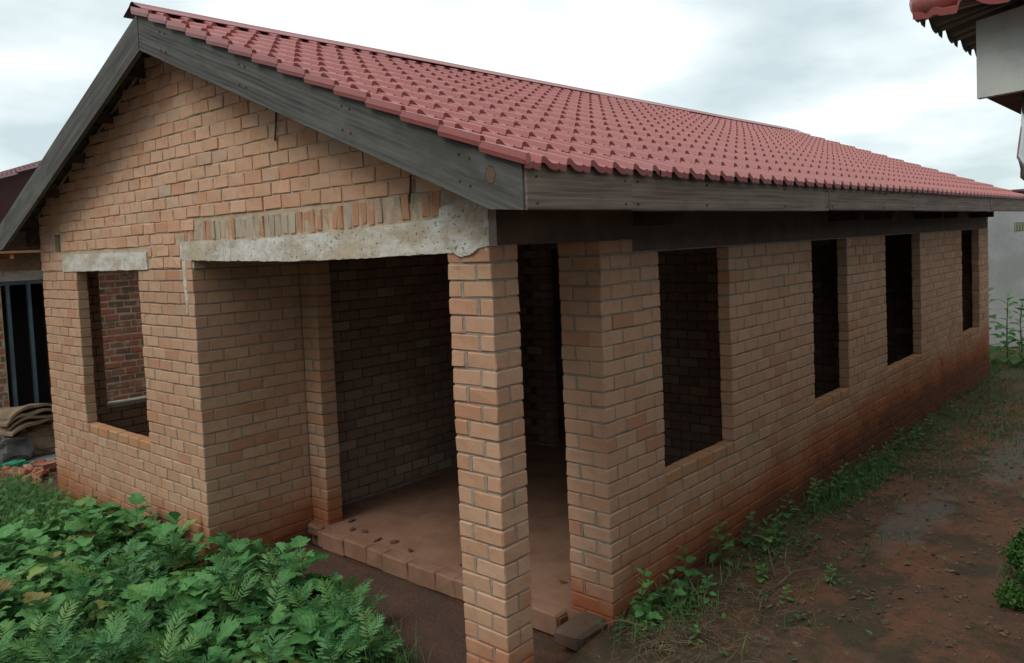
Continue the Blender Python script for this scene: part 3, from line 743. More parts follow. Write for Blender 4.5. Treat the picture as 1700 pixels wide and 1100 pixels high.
for i in range(NS):
    o_ = obj('roof_sheet', me, house, (X_R0 + i * SW, y_e + random.uniform(-.006, .006), zpl(y_e) + random.uniform(-.003, .003))); o_.rotation_euler = (random.uniform(-.0012, .0012), random.uniform(-.001, .001), random.uniform(-.0012, .0012))
    o_ = obj('roof_sheet', me, house, (X_R0 + .07 + (i + 1) * SW, 2 * YR - y_e, zpl(y_e))); o_.rotation_euler = (0, 0, math.pi)
XR1 = X_R0 + NS * SW
def verge(side):
    mb = MB(); ls = []
    for r in range(rows):
        y0 = r * RS; ls += [(y0, .027), (y0 + RS * .1, .025), (y0 + RS + .012, .003)]
    vs = []
    for (y, d) in ls:
        z = zpl(y_e) + y * SL + d; yy = y_e + y
        if side > 0: yy = 2 * YR - yy
        vs += [(X_R0 + .006, yy, z - .020), (X_R0, yy, z + .002), (X_R0 + .003, yy, z + .0345), (X_R0 + .026, yy, z + .0345), (X_R0 + .040, yy, z + .004)]
    fs = []
    for i in range(len(ls) - 1):
        for k in range(4):
            f = (i * 5 + k, i * 5 + k + 1, (i + 1) * 5 + k + 1, (i + 1) * 5 + k); fs.append(f if side < 0 else tuple(reversed(f)))
    f = (4, 3, 2, 1, 0); fs.append(f)
    mb.add(vs, fs); return mb.build('verge_trim', M['roof'], house)
verge(-1)
# ridge cap: pressed angle with a small roll
rc = MB(); pr = [(-.155, -.066), (-.15, -.058), (-.05, -.012), (-.025, .010), (0, .018), (.025, .010), (.05, -.012), (.15, -.058), (.155, -.066)]
xs = list(np.linspace(X_R0 + .004, XR1 + .01, 14)); n = len(pr); vs = []; fs = []
for x in xs:
    dz = .006 * mn.noise((x * .7, 3, 3))
    for a, h in pr: vs.append((x, YR + a, ZR + ROOFD + .046 + h + dz))
for i in range(len(xs) - 1):
    for k in range(n - 1): fs.append((i * n + k, (i + 1) * n + k, (i + 1) * n + k + 1, i * n + k + 1))
rc.add(vs, fs); rc.build('ridge_cap', M['roof'], house, smooth=False)
# boards
def board(name, p0, p1, h, t, mat, label=None, drop=0.0):
    """board from p0 to p1 along its top edge; local x along, z up, y thickness"""
    p0, p1 = Vector(p0), Vector(p1); d = p1 - p0; ln = d.length; x = d.normalized(); yv = Vector((0, 0, 1)).cross(x).normalized(); z = x.cross(yv)
    mb = MB(); nseg = max(2, int(ln / .25)); vs = []; fs = []
    for i in range(nseg + 1):
        s = ln * i / nseg; w = .0025 * mn.noise((s * 1.3, h, ln)); top = .002 * mn.noise((s * 4, 1, ln))
        c = .004
        prof = [(-t / 2 + c, -h), (t / 2 - c, -h), (t / 2, -h + c), (t / 2, -c), (t / 2 - c, 0), (-t / 2 + c, 0), (-t / 2, -c), (-t / 2, -h + c)]
        for a, b in prof: vs.append((s, a + w, b + top))
    for i in range(nseg):
        for k in range(8): fs.append((i * 8 + k, i * 8 + (k + 1) % 8, (i + 1) * 8 + (k + 1) % 8, (i + 1) * 8 + k))
    fs += [tuple(reversed(range(8))), tuple(nseg * 8 + k for k in range(8))]
    mb.add(vs, fs); me = mb.mesh(name, mat)
    o_ = obj(name, me, house); o_.matrix_local = Matrix(((x.x, yv.x, z.x, p0.x), (x.y, yv.y, z.y, p0.y), (x.z, yv.z, z.z, p0.z), (0, 0, 0, 1)))
    if label: o_['label'] = label
    return o_
def barge(side, x, label, name='bargeboard'):
    """plumb-cut sloping board in the plane x; side -1 = right (towards y<0)"""
    mb = MB(); nseg = 18; vs = []; fs = []; t = .038; half = YR + OY; h = .272
    for i in range(nseg + 1):
        f = i / nseg; d = .006 + (half - .006) * f
        y = YR + side * d; zt = ZR - SL * d; hb = h if i < nseg else .205
        w = .003 * mn.noise((d * 1.5, side, 1))
        if i == nseg:                               # clipped lower corner
            y2 = y
        vs += [(x + w, y, zt - hb + (0 if i < nseg else 0)), (x + t + w, y, zt - hb), (x + t + w, y, zt), (x + w, y, zt)]
        if i == nseg - 1: pass
    # board coordinates for the grain: keep local axes along the slope
    for i in range(nseg):
        for k in range(4): fs.append((i * 4 + k, i * 4 + (k + 1) % 4, (i + 1) * 4 + (k + 1) % 4, (i + 1) * 4 + k))
    fs += [(3, 2, 1, 0), tuple(nseg * 4 + k for k in range(4))]
    ang = math.atan(SL) * side
    ctr = Vector((x, YR, ZR)); ax = Vector((0, side * math.cos(abs(ang)), -math.sin(abs(ang)))); up = Vector((0, side * math.sin(abs(ang)), math.cos(abs(ang)))); nx = up.cross(ax)
    Mx = Matrix(((ax.x, nx.x, up.x), (ax.y, nx.y, up.y), (ax.z, nx.z, up.z)))
    inv = Mx.inverted()
    mb.add([tuple(inv @ (Vector(v) - ctr)) for v in vs], fs)
    o_ = mb.build(name, M['barge'], house); m4 = Mx.to_4x4(); m4.translation = ctr; o_.matrix_local = m4
    if label: o_['label'] = label
    return o_
br = barge(-1, -OX - .005, "weathered grey bargeboard with a knot at its lower end")
barge(1, -OX - .005, "weathered dark bargeboard on the left slope")
barge(-1, XR1 - .06, None); barge(1, XR1 - .06, None)
kn = MB(); seg = 14                                 # knot in the bargeboard
vs = [(-OX - .009, -.283, 2.775)] + [(-OX - .0075, -.283 + .03 * math.cos(2 * math.pi * k / seg) * (1 + .15 * math.sin(3 * k)), 2.775 + .04 * math.sin(2 * math.pi * k / seg)) for k in range(seg)]
kn.add(vs, [(0, k + 1, (k + 1) % seg + 1) for k in range(seg)])
ring = [(-OX - .0068 - .0012 * (j == 1), -.283 + (.027, .030, .034)[j] * math.cos(2 * math.pi * k / seg) * (1 + .15 * math.sin(3 * k)), 2.775 + (.036, .040, .045)[j] * math.sin(2 * math.pi * k / seg)) for j in range(3) for k in range(seg)]
kn.add(ring, [(j * seg + k, j * seg + (k + 1) % seg, (j + 1) * seg + (k + 1) % seg, (j + 1) * seg + k) for j in range(2) for k in range(seg)], 0, 1); k_ = kn.build('knot', [M['block'], M['rafter']], house)
ft = ZR - SL * (YR + OY) - .0
fz = 2.812
xj = [-OX + .002, .585, 3.4, 6.04, 9.2, XR1 - .03]
for i in range(5):
    dz = (0, -.004, .003, -.002, 0)[i]
    board('fascia_board', (xj[i] + .002, -OY + (.004 if i % 2 else 0), fz + dz), (xj[i + 1] - .002, -OY + (.004 if i % 2 else 0), fz + dz), .211, .034, M['fascia'], ("short brown fascia board at the near corner" if i == 0 else None))
for i in range(4): board('fascia_board', (xj[i], YE + OY, fz), (xj[i + 1], YE + OY, fz), .211, .034, M['fascia'])
# rafters: tails reach the fascia
rx = [.03, 1.36, 2.55, 3.7, 4.75, 5.66, 6.7, 7.58, 8.36, 9.4, 10.4, 11.4]
rme = {}
for s in (-1, 1):
    mb = MB(); t = .045
    for (ya, yb) in (((-OY + .04), YR - .02),):
        pts = []
        for y in (ya, yb):
            zt = ZR - SL * (YR - y) - .06; pts += [(-t / 2, y, zt - .125), (t / 2, y, zt - .125), (t / 2, y, zt), (-t / 2, y, zt)]
        if s == 1: pts = [(x, 2 * YR - y, z) for x, y, z in pts]
        mb.add(pts, [(3, 2, 1, 0), (4, 5, 6, 7), (0, 1, 5, 4), (1, 2, 6, 5), (2, 3, 7, 6), (3, 0, 4, 7)])
    rme[s] = mb.mesh('rafter', M['rafter'])
for x in rx:
    for s in (-1, 1): obj('rafter', rme[s], house, (x, 0, 0))
    mb = MB()
# rafter feet: block ends seen just below the fascia
tm = MB(); tm.box(-.05, .05, -.30, .0, 2.53, 2.61); tme = tm.mesh('truss_end', M['rafter'])
for x in (1.40, 4.77, 5.69, 7.6, 8.38, 10.4): obj('truss_end', tme, house, (x, 0, 0))
# purlins showing under the front verge
pl = MB(); pl.box(-OX + .04, .25, -.025, .025, -.09, -.01); pme = pl.mesh('purlin', M['rafter'])
for d in (.55, 1.25, 1.95, 2.65, 3.3):
    for s in (-1, 1): obj('purlin', pme, house, (0, YR + s * d, ZR - SL * d - .05))
ty = MB(); ty.tube([(-.012, 1.89, 3.40), (-.010, 1.905, 3.30), (-.014, 1.92, 3.205)], .006); ty.build('strap_tie', M['rust'], house)
ty = MB(); ty.tube([(-.012, .575, 2.86), (-.010, .585, 2.78), (-.014, .595, 2.70)], .006); ty.build('strap_tie', M['rust'], house)

# ------------------------------------------------------------------ neighbour on the left
nb = thing("neighbour_house", "red brick house with maroon metal roof behind the left corner", "house", (0, 9.6, 0))
def nbo(name, mb, mat, **k): return mb.build(name, mat, nb, **k)
o0 = Vector((0, 9, 0))
w = MB()
w.box(1.25, 8.0, .012, .2, -.3, 2.75); w.box(-1.5, .46, .012, .2, -.3, 2.75); w.box(.46, 1.25, .02, .2, 2.36, 2.75); w.box(-1.5, 8, 3.4, 3.6, -.3, 2.75)
wall = nbo('wall', w, M['mortar_gable'])
nb_me = {}
NBm = MB()
for (xa, xb) in ((1.27, 3.4), (-.6, .45)):
    for c in range(27):
        zc = -.2 + c * .102 + .05; x = xa - (.11 if c % 2 else 0)
        while x < xb - .03:
            ln = random.uniform(.19, .225); a = max(x, xa); b = min(x + ln, xb)
            if b - a > .04:
                h = ((b - a) / 2, .05, .041 + random.uniform(-.004, .003)); cc = Vector(((a + b) / 2, .055 + random.uniform(-.006, .004), zc + random.uniform(-.004, .004)))
                vis = 1.6 < a < 2.5 and .2 < zc < 2.45
                vs, fs = cham(*h, .009, .005)
                if vis:
                    key = (round(b - a, 2), random.randrange(2))
                    if key not in nb_me:
                        mb = MB(); mb.add(vs, fs); nb_me[key] = mb.mesh('brick', M['red_o'])
                    o_ = obj('brick', nb_me[key], wall, cc)
                else: NBm.add([tuple(Vector(v) + cc) for v in vs], fs, random.random())
            x += ln + .016
NBm.build('brickwork', M['red_a'], nb, kind="stuff")
lb = MB(); lb.box(.30, 1.4, -.012, .15, 2.225, 2.36); nbo('lintel', lb, M['concrete'])
# steel door frame in the opening
for x in (.54, .80):
    p_ = MB(); p_.box(x - .022, x + .022, .0, .06, -.1, 2.22); nbo('door_frame_post', p_, M['steel'])
p_ = MB(); p_.box(.47, 1.24, .005, .055, 2.17, 2.223); nbo('door_frame_head', p_, M['steel'])
d_ = MB(); d_.box(.4, 1.3, .9, .95, -.2, 2.4); nbo('inner_wall', d_, M['black'])  # black sheet standing in for the unlit room behind the door
rv = MB(); rv.box(.4, .46, .2, .9, -.2, 2.36); rv.box(1.25, 1.3, .2, .9, -.2, 2.36); nbo('reveal', rv, M['red_a'])
# eave timber with its flashing, soffit
tb = MB(); tb.box(-1.6, 3.0, -.60, -.56, 2.60, 2.68); nbo('eave_timber', tb, M['orange_wood'])
tb = MB(); tb.box(-1.6, 3.0, -.615, -.0, 2.682, 2.70); nbo('flashing', tb, M['roof_dark'])
for x in (.46, -.2, 1.1):
    tb = MB(); tb.box(x - .02, x + .02, -.56, .0, 2.53, 2.60); nbo('rafter', tb, M['orange_wood'])
# roof slope falling towards the street
ns = 7; me2 = sheet_mesh(6, 12, 0, 'roof_sheet', M['roof_dark'], sl=.40, rs=.28)
for i in range(ns):
    o_ = obj('roof_sheet', me2, nb); o_.matrix_local = Matrix.Translation((-1.7, -.75 + (i + 1) * SW, 2.72)) @ Matrix.Rotation(-math.pi / 2, 4, 'Z')
    o_ = obj('roof_sheet', me2, nb); o_.matrix_local = Matrix.Translation((-1.7 + 24 * .28, -.75 + i * SW, 2.72)) @ Matrix.Rotation(math.pi / 2, 4, 'Z')
gb = MB(); gb.add([(-1.6, .05, 2.70), (4.9, .05, 2.70), (1.65, .05, 4.02), (-1.6, .15, 2.70), (4.9, .15, 2.70), (1.65, .15, 4.02)], [(0, 1, 2), (5, 4, 3), (0, 3, 4, 1), (1, 4, 5, 2), (2, 5, 3, 0)]); nbo('gable_wall', gb, M['roof_dark'])

# heap by the neighbour's door
def lump(name, label, cat, loc, size, mat, seed, fold=.35, group=None, n=18, squash=1.0):
    """creased cloth or board-like lump"""
    mb = MB(); vs = []; fs = []
    for i in range(n + 1):
        th = math.pi * i / n
        for j in range(2 * n):
            ph = math.pi * j / n; d = Vector((math.sin(th) * math.cos(ph), math.sin(th) * math.sin(ph), math.cos(th)))
            r = 1 + fold * mn.noise(d * 2.2 + Vector((seed, 0, 0))) + fold * .5 * mn.noise(d * 5.5 + Vector((0, seed, 0)))
            q = Vector([math.copysign(abs(c) ** .7, c) for c in d]) * r
            vs.append((q.x * size[0], q.y * size[1], max(q.z * size[2] + size[2] * .8, 0)))
    for i in range(n):
        for j in range(2 * n): fs.append((i * 2 * n + j, (i + 1) * 2 * n + j, (i + 1) * 2 * n + (j + 1) % (2 * n), i * 2 * n + (j + 1) % (2 * n)))
    mb.add(vs, fs); o_ = mb.build(name, mat, None, smooth=False); o_.location = loc
    o_['label'] = label; o_['category'] = cat
    if group: o_['group'] = group
    return o_
def folded(name, label, cat, loc, rz, w, d, layers, mat, seed):
    """limp folded sheets stacked, curling at the edges"""
    t = thing(name, label, cat, loc); t.rotation_euler = (0, 0, rz); r = random.Random(seed)
    for k in range(layers):
        mb = MB(); nx, ny = 16, 12; vs = []; fs = []; ox, oy, a = r.uniform(-.05, .05), r.uniform(-.05, .05), r.uniform(-.2, .2)
        for s in (0, 1):
            for i in range(nx + 1):
                for j in range(ny + 1):
                    x = (i / nx - .5) * w; y = (j / ny - .5) * d; edge = (abs(x) / (w / 2)) ** 4
                    z = k * .055 + .03 * mn.noise((x * 5 + seed, y * 5, k)) + .05 * mn.noise((x * 2, y * 2, seed + k)) - .09 * edge + (0 if s else .035)
                    vs.append((ox + x * math.cos(a) - y * math.sin(a), oy + x * math.sin(a) + y * math.cos(a), z))
        o1 = (nx + 1) * (ny + 1)
        for i in range(nx):
            for j in range(ny):
                q = i * (ny + 1) + j; f = (q, q + ny + 1, q + ny + 2, q + 1); fs.append(f); fs.append(tuple(reversed([v + o1 for v in f])))
        for i in range(nx):
            for j in (0, ny):
                q = i * (ny + 1) + j; f = (q, q + o1, q + o1 + ny + 1, q + ny + 1); fs.append(f if j == 0 else tuple(reversed(f)))
        for j in range(ny):
            for i in (0, nx):
                q = i * (ny + 1) + j; f = (q, q + 1, q + 1 + o1, q + o1); fs.append(f if i == 0 else tuple(reversed(f)))
        mb.add(vs, fs); mb.build('fold', mat, t)
    return t
folded("folded_sacking", "stack of folded brown sacking heaped by the steel door frame", "sacking", (.42, 8.75, .42), .3, .66, .5, 4, M['sack'], 3)
lump("cement_sack", "bulging brown sack under the folded sacking", "sack", (.50, 8.85, -.05), (.24, .22, .22), M['sack'], 2.2)
lump("tarpaulin_bundle", "dark grey sheet bundle left of the brown sack", "bundle", (.16, 8.7, -.05), (.25, .2, .2), M['sack_grey'], 6.2)
lump("plastic_bag", "crumpled white and red plastic bag beside the house corner", "bag", (.80, 8.9, .22), (.13, .12, .16), M['bag_white'], 4.1, .5)
lump("cardboard_box", "sagging brown carton below the white bag", "carton", (.74, 8.8, -.05), (.15, .14, .15), M['sack'], 9.4, .2)
lump("green_netting", "scrap of green netting on the ground by the rubble", "netting", (.10, 8.42, -.06), (.16, .06, .035), M['net_green'], 1.4, .6, n=12)
ld = MB(); ld.add([(-1.2, 8.36, -.2), (1.6, 8.36, -.2), (1.6, 9.6, -.2), (-1.2, 9.6, -.2), (-1.2, 8.36, -.055), (1.6, 8.36, -.055), (1.6, 9.6, -.055), (-1.2, 9.6, -.055)], [(4, 5, 6, 7), (0, 1, 5, 4), (1, 2, 6, 5), (2, 3, 7, 6), (3, 0, 4, 7)])
ld.build("apron_slab", M['plaster'], None, kind="structure", label="grey cement apron in front of the red brick house")
rub_me = []
for k in range(4):
    vs, fs = cham(.095, .05, .036, .012, .012); mb = MB(); mb.add(vs, fs); rub_me.append(mb.mesh('broken_brick', M['red_o']))
for k in range(60):
    o_ = obj('broken_brick', rub_me[k % 4], None, (random.uniform(-.55, .55), random.uniform(7.55, 8.34), -.10 + random.uniform(0, .06)))
    o_.rotation_euler = (random.uniform(-.4, .4), random.uniform(-.4, .4), random.uniform(0, 6)); s = random.uniform(.7, 1.1); o_.scale = (s * random.uniform(.6, 1), s, s)
    o_['label'] = "red brick rubble piece scattered at the left wall corner"; o_['category'] = "brick"; o_['group'] = "broken red bricks by the left corner"

# ------------------------------------------------------------------ grey building at the far end of the yard
gbd = thing("grey_building", "grey plastered building at the far end of the yard", "building", (16.2, -2, 0))
g_ = MB(); nx = 24
g_.box(0, .22, -6, 5.5, -.4, 3.05); g_.build('wall', M['plaster'], gbd)
g_ = MB(); g_.box(-.006, -.004, 2.18, 2.42, 2.26, 2.43)
g_.build('vent_backing', M['stem'], gbd)
for k in range(5):
    g_ = MB(); g_.box(-.02, -.007, 2.18 + k * .05, 2.205 + k * .05, 2.26, 2.43); g_.build('vent_bar', M['vent'], gbd)
g_ = MB(); g_.box(-.12, 3.5, -6.1, 5.6, 3.052, 3.1); g_.build('roof_slab', M['roof_dark'], gbd)

# ------------------------------------------------------------------ neighbour close by on the right (its eave corner hangs into view)
nr = thing("verandah_house", "house with pale barge end and red tile-profile roof at the right edge", "house", (-.415, -2.305, 0))
a_ = MB(); a_.box(.35, 12.5, -4.6, -.62, -.3, 2.80); a_.build('wall', M['plaster'], nr)
# pale barge end, nearly level, facing the viewer
def nq(name, vs, fs, mat): m = MB(); m.add(vs, fs); return m.build(name, mat, nr)
z0_, z1_ = 2.807, 3.022; s_ = .16; ln = 2.4
q = []
for x in (0, .03):
    q += [(x, 0, z0_), (x, -ln, z0_ + s_ * ln * .35), (x, -ln, z1_ + s_ * ln), (x, 0, z1_)]
nq('bargeboard', q, [(3, 2, 1, 0), (4, 5, 6, 7), (0, 1, 5, 4), (1, 2, 6, 5), (2, 3, 7, 6), (3, 0, 4, 7)], M['pale'])
nq('soffit', [(.03, -.002, z0_ + .012), (12, -.002, z0_ + .012), (12, -.62, z0_ + .02), (.03, -.62, z0_ + .02), (.03, -.002, z0_ + .03), (12, -.002, z0_ + .03), (12, -.62, z0_ + .04), (.03, -.62, z0_ + .04)], [(3, 2, 1, 0), (4, 5, 6, 7), (0, 1, 5, 4), (1, 2, 6, 5), (2, 3, 7, 6), (3, 0, 4, 7)], M['soffit'])
nq('fascia_board', [(.032, -.02, z0_ + .035), (12, -.02, z0_ + .035), (12, 0, z0_ + .035), (.032, 0, z0_ + .035), (.032, -.02, z1_ - .01), (12, -.02, z1_ - .01), (12, 0, z1_ - .01), (.032, 0, z1_ - .01)], [(3, 2, 1, 0), (4, 5, 6, 7), (0, 1, 5, 4), (1, 2, 6, 5), (2, 3, 7, 6), (3, 0, 4, 7)], M['soffit'])
def hip_slope(swap):
    """one slope of the hip corner; local a along the eave, r up the slope"""
    nper = 30 if not swap else 12; sl_ = .34; rw = 8; us = [(p + q) * RP for p in range(nper) for q, _ in PROF]; hs = [h for _ in range(nper) for _, h in PROF]
    ls = []
    for r in range(rw): ls += [(r * RS, .027), (r * RS + .03, .025), ((r + 1) * RS + .012, .002)]
    vs = [(u, .004, .008 + h) for u, h in zip(us, hs)]
    for (r, d) in ls: vs += [(max(u, r), r, r * sl_ + d + h) for u, h in zip(us, hs)]
    n = len(us); fs = [(i * n + j, i * n + j + 1, (i + 1) * n + j + 1, (i + 1) * n + j) for i in range(len(ls)) for j in range(n - 1)]
    e0 = .13; zb = z1_ + .0
    if not swap: V = [(-e0 + u, e0 - r, zb + z) for u, r, z in vs]; fs = [tuple(reversed(f)) for f in fs]
    else: V = [(-e0 + r, e0 - u, zb + z) for u, r, z in vs]
    return nq('roof_sheet', V, fs, M['roof'])
hip_slope(False); hip_slope(True)
hc = MB(); hp = [(-.10 + k * .2, .10 - k * .2, z1_ + .055 + k * .2 * .34) for k in range(9)]
hc.tube([(-.125, .125, z1_ + .04), (-.12, .12, z1_ + .042)] + hp, [.012, .034] + [.042] * 9, 12); hc.build('hip_cap', M['roof'], nr, smooth=True)
for y, z in ((-.19, 2.985), (-.19, 2.93)):
    s_ = MB(); s_.tube([(-.004, y, z), (.01, y, z)], .007, 8); s_.build('bolt', M['black'], nr)
pp = MB(); pth = [(.15, -.115, 2.82), (.14, -.112, 2.72), (.125, -.108, 2.64), (.12, -.115, 2.595), (.125, -.14, 2.565), (.14, -.2, 2.55), (.16, -.4, 2.545)]
pp.tube(pth, [.028, .031, .034, .035, .034, .033, .033], 16); pp.build('downpipe', M['pipe'], nr, smooth=True)

# ------------------------------------------------------------------ plants
def leaf_lobed(seed, lobes=3):
    """broad lobed leaf with petiole, length 1 along y; folded at the midrib, wavy"""
    r = random.Random(seed); mb = MB()
    n = 26; out = []
    for i in range(n + 1):
        t = i / n
        w = .40 * math.sin(math.pi * min(1, t ** .60)) ** .72 * (1 + .22 * math.cos(t * math.pi * 2 * lobes) * (1 - t * .3) + .07 * math.cos(t * math.pi * 2 * (lobes * 3 + 1))) if 0 < t < 1 else 0
        out.append((w * (1 + r.uniform(-.07, .07)), t))
    vs = []; cols = 7
    cv = r.uniform(.25, .6); fo = r.uniform(.05, .35)
    def z(x, y): return fo * abs(x) - .5 * fo * x * x - cv * (y - .25) ** 2 + .13 * math.sin(y * 10 + seed + (2 if x > 0 else 0)) * abs(x) + .016 * math.sin(x * 20 + y * 9 + seed)
    for w, t in out:
        y = .22 + t * .78
        for c in range(cols):
            f = (c / (cols - 1) - .5) * 2; x = f * w; vs.append((x, y + .10 * abs(f) * (1 - t) * .4, z(x, y)))
    fs = [(i * cols + c, i * cols + c + 1, (i + 1) * cols + c + 1, (i + 1) * cols + c) for i in range(n) for c in range(cols - 1)]
    mb.add(vs, fs)
    mb.tube([(0, 0, -.05), (0, .12, -.02), (0, .26, z(0, .24) - .004)], [.012, .011, .008], 4, mi=1)
    return mb.mesh('leaf', [M['leaf'], M['stem']], True)
def frond(seed):
    """feathery compound leaf: pairs of narrow saw-edged leaflets"""
    r = random.Random(seed); mb = MB()
    def zc(y): return .22 * y - .42 * y * y
    mb.tube([(0, 0, 0), (0, .35, zc(.35)), (0, .7, zc(.7)), (0, .92, zc(.92))], [.011, .009, .006, .003], 4, mi=1)
    def leaflet(y, ang, ln):
        d = Vector((math.sin(ang), math.cos(ang), 0)); p = Vector((-d.y, d.x, 0)); b = Vector((0, y, zc(y))); vs = []; m = 6
        for i in range(m + 1):
            t = i / m; w = ln * .10 * math.sin(math.pi * (t * .92 + .06)) * (1.25 if i % 2 else .8); c = b + d * (ln * t) + Vector((0, 0, .08 * ln * t - .28 * ln * t * t))
            vs += [tuple(c - p * w), tuple(c + Vector((0, 0, -.02 * ln))), tuple(c + p * w)]
        mb.add(vs, [(i * 3 + k, i * 3 + k + 1, i * 3 + 4 + k, i * 3 + 3 + k) for i in range(m) for k in range(2)])
    for k in range(7):
        y = .16 + k * .11; ln = .36 * math.sin(math.pi * (.25 + k / 7 * .62)) + .06
        for s in (-1, 1): leaflet(y + r.uniform(-.02, .02), s * (1.0 - k * .05 + r.uniform(-.12, .12)), ln * r.uniform(.85, 1.15))
    leaflet(.9, r.uniform(-.1, .1), .2)
    return mb.mesh('frond', [M['fern'], M['stem']], True)
def leaf_oval(seed):
    r = random.Random(seed); mb = MB(); n = 10; vs = []
    for i in range(n + 1):
        t = i / n; w = .24 * math.sin(math.pi * (t * .96 + .02)) ** .8; y = .15 + .85 * t
        for f in (-1, -.5, 0, .5, 1): vs.append((f * w, y, .12 * abs(f) * w * 2 - .35 * (y - .3) ** 2 + .02 * math.sin(9 * y + f * 3 + seed)))
    mb.add(vs, [(i * 5 + c, i * 5 + c + 1, (i + 1) * 5 + c + 1, (i + 1) * 5 + c) for i in range(n) for c in range(4)])
    mb.tube([(0, 0, -.04), (0, .17, 0)], [.012, .009], 4, mi=1)
    return mb.mesh('leaf', [M['leaf'], M['stem']], True)
LOB = [leaf_lobed(i, 2 + i % 3) for i in range(6)]; FRO = [frond(i) for i in range(4)]; OVA = [leaf_oval(i) for i in range(3)]
stems = {}
def stem_mesh(h, key):
    k = (round(h, 1), key)
    if k not in stems:
        mb = MB(); r = random.Random(hash(k) & 999); x = y = 0; pts = [(0, 0, -.03)]
        for i in range(4): x += r.uniform(-.03, .03) * h; y += r.uniform(-.03, .03) * h; pts.append((x, y, (i + 1) / 4))
        mb.tube(pts, [.008 / max(h, .1) * .4 + .01, .014, .012, .010, .006], 5); stems[k] = mb.mesh('stem', M['stem'])
    return stems[k]
def plant(name, label, group, loc, h, nleaf, size, meshes, tilt=(.0, .7), low=.15, cat="weed", part='leaf', seed=0):
    r = random.Random(seed * 7.13 + loc[0] * 31 + loc[1] * 57)
    t = thing(name, label, cat, loc, group)
    s = obj('stem', stem_mesh(h, r.randrange(3)), t); s.scale = (h * .9, h * .9, h)
    az = r.uniform(0, 6.28)
    for k in range(nleaf):
        f = k / max(nleaf - 1, 1); az += 2.4 + r.uniform(-.4, .4); z = h * (low + (1 - low) * f)
        o_ = obj(part, r.choice(meshes), t); pit = tilt[0] + (tilt[1] - tilt[0]) * f + r.uniform(-.2, .2); sz = size * (1.1 - .5 * f) * r.uniform(.8, 1.2)
        o_.matrix_local = Matrix.Translation((0, 0, z)) @ Matrix.Rotation(az, 4, 'Z') @ Matrix.Rotation(pit, 4, 'X') @ Matrix.Rotation(r.uniform(-.3, .3), 4, 'Y') @ Matrix.Scale(sz, 4)
    return t
def gl(x, y): return gz(x, y)
LB = "broad lobed green weed in the thick growth before the front wall"; LF = "feathery saw-leaved weed at the near edge of the thick growth"
GB_, GF_ = "broad-leaved weeds by the front wall", "feathery weeds by the porch"
def vwhere(x, y):
    p = project((x, y, .1))
    if p is None: return "outside the near edge"
    if p[0] < 170: return "near the left edge of the picture" if p[1] > 900 else "by the red rubble at the house's left corner"
    if p[0] < 380: return "in front of the lower front wall corner" if p[1] < 960 else "at the bottom left of the growth"
    if p[0] < 560: return "before the porch's brick return wall" if p[1] < 990 else "at the bottom edge left of the porch"
    return "at the porch mouth nearest the pillar"
def inveg(x, y):
    if x > -.10 and y > 3.15: return False
    if x > .18 - (.06 if y > 2.2 else .30 * max(0, (1.3 - y))): return False
    lo = -(y - .7) * .8 - .45 if y < 2.7 else -2.05 + (y - 2.7) * .27
    p_ = project((x, y, .15))
    if p_ is None or p_[0] < -70 or p_[1] > 1190: return False
    return x > lo and .75 < y < 7.3
placed = []
def scatter(n, dmin, test):
    k = 0; tries = 0; out = []
    while k < n and tries < n * 60:
        tries += 1; x, y = random.uniform(-2.4, .2), random.uniform(.6, 7.4)
        if not inveg(x, y) or not test(x, y): continue
        if any((x - a) ** 2 + (y - b) ** 2 < dmin * dmin for a, b in placed): continue
        placed.append((x, y)); out.append((x, y)); k += 1
    return out
isfern = lambda x, y: mn.noise((x * 1.1, y * 1.1, 4)) + (2.25 - y) * .34 > 0.02
for i, (x, y) in enumerate(scatter(84, .13, lambda x, y: not isfern(x, y) and y < 5.2)):
    wd = vwhere(x, y); plant("lobed_weed", "broad lobed green weed " + wd, "broad-leaved weeds " + wd, (x, y, gl(x, y)), random.uniform(.18, .40) * (1.0 if y < 5 else .8), random.randint(9, 14), random.choice((.14, .18, .22, .26, .32)), LOB, (-.15, .75), seed=i)
for i, (x, y) in enumerate(scatter(52, .13, lambda x, y: isfern(x, y))):
    wd = vwhere(x, y); plant("feathery_weed", "feathery saw-leaved weed " + wd, "feathery weeds " + wd, (x, y, gl(x, y)), random.uniform(.18, .36), random.randint(9, 13), random.uniform(.20, .28), FRO, (.2, 1.0), part='frond', seed=i + 200)
for i, (x, y) in enumerate(scatter(46, .12, lambda x, y: y > 4.6)):
    plant("small_weed", "small fine-leaved weed in the grass at the foot of the front wall", "small weeds at the front wall's foot", (x, y, gl(x, y)), random.uniform(.12, .26), random.randint(8, 12), random.uniform(.09, .14), FRO + OVA[:1], (.2, 1.0), seed=i + 1200)
plant("tall_weed", "tall broad-leaved weed standing alone against the porch corner", None, (.02, 1.95, gl(.02, 1.95)), .46, 13, .25, LOB, (.0, .6), seed=901)
plant("upright_weed", "single upright weed with long oval leaves against the front wall corner", None, (-.16, 3.42, gl(-.1, 3.4)), .40, 7, .26, OVA, (.2, .9), seed=902)

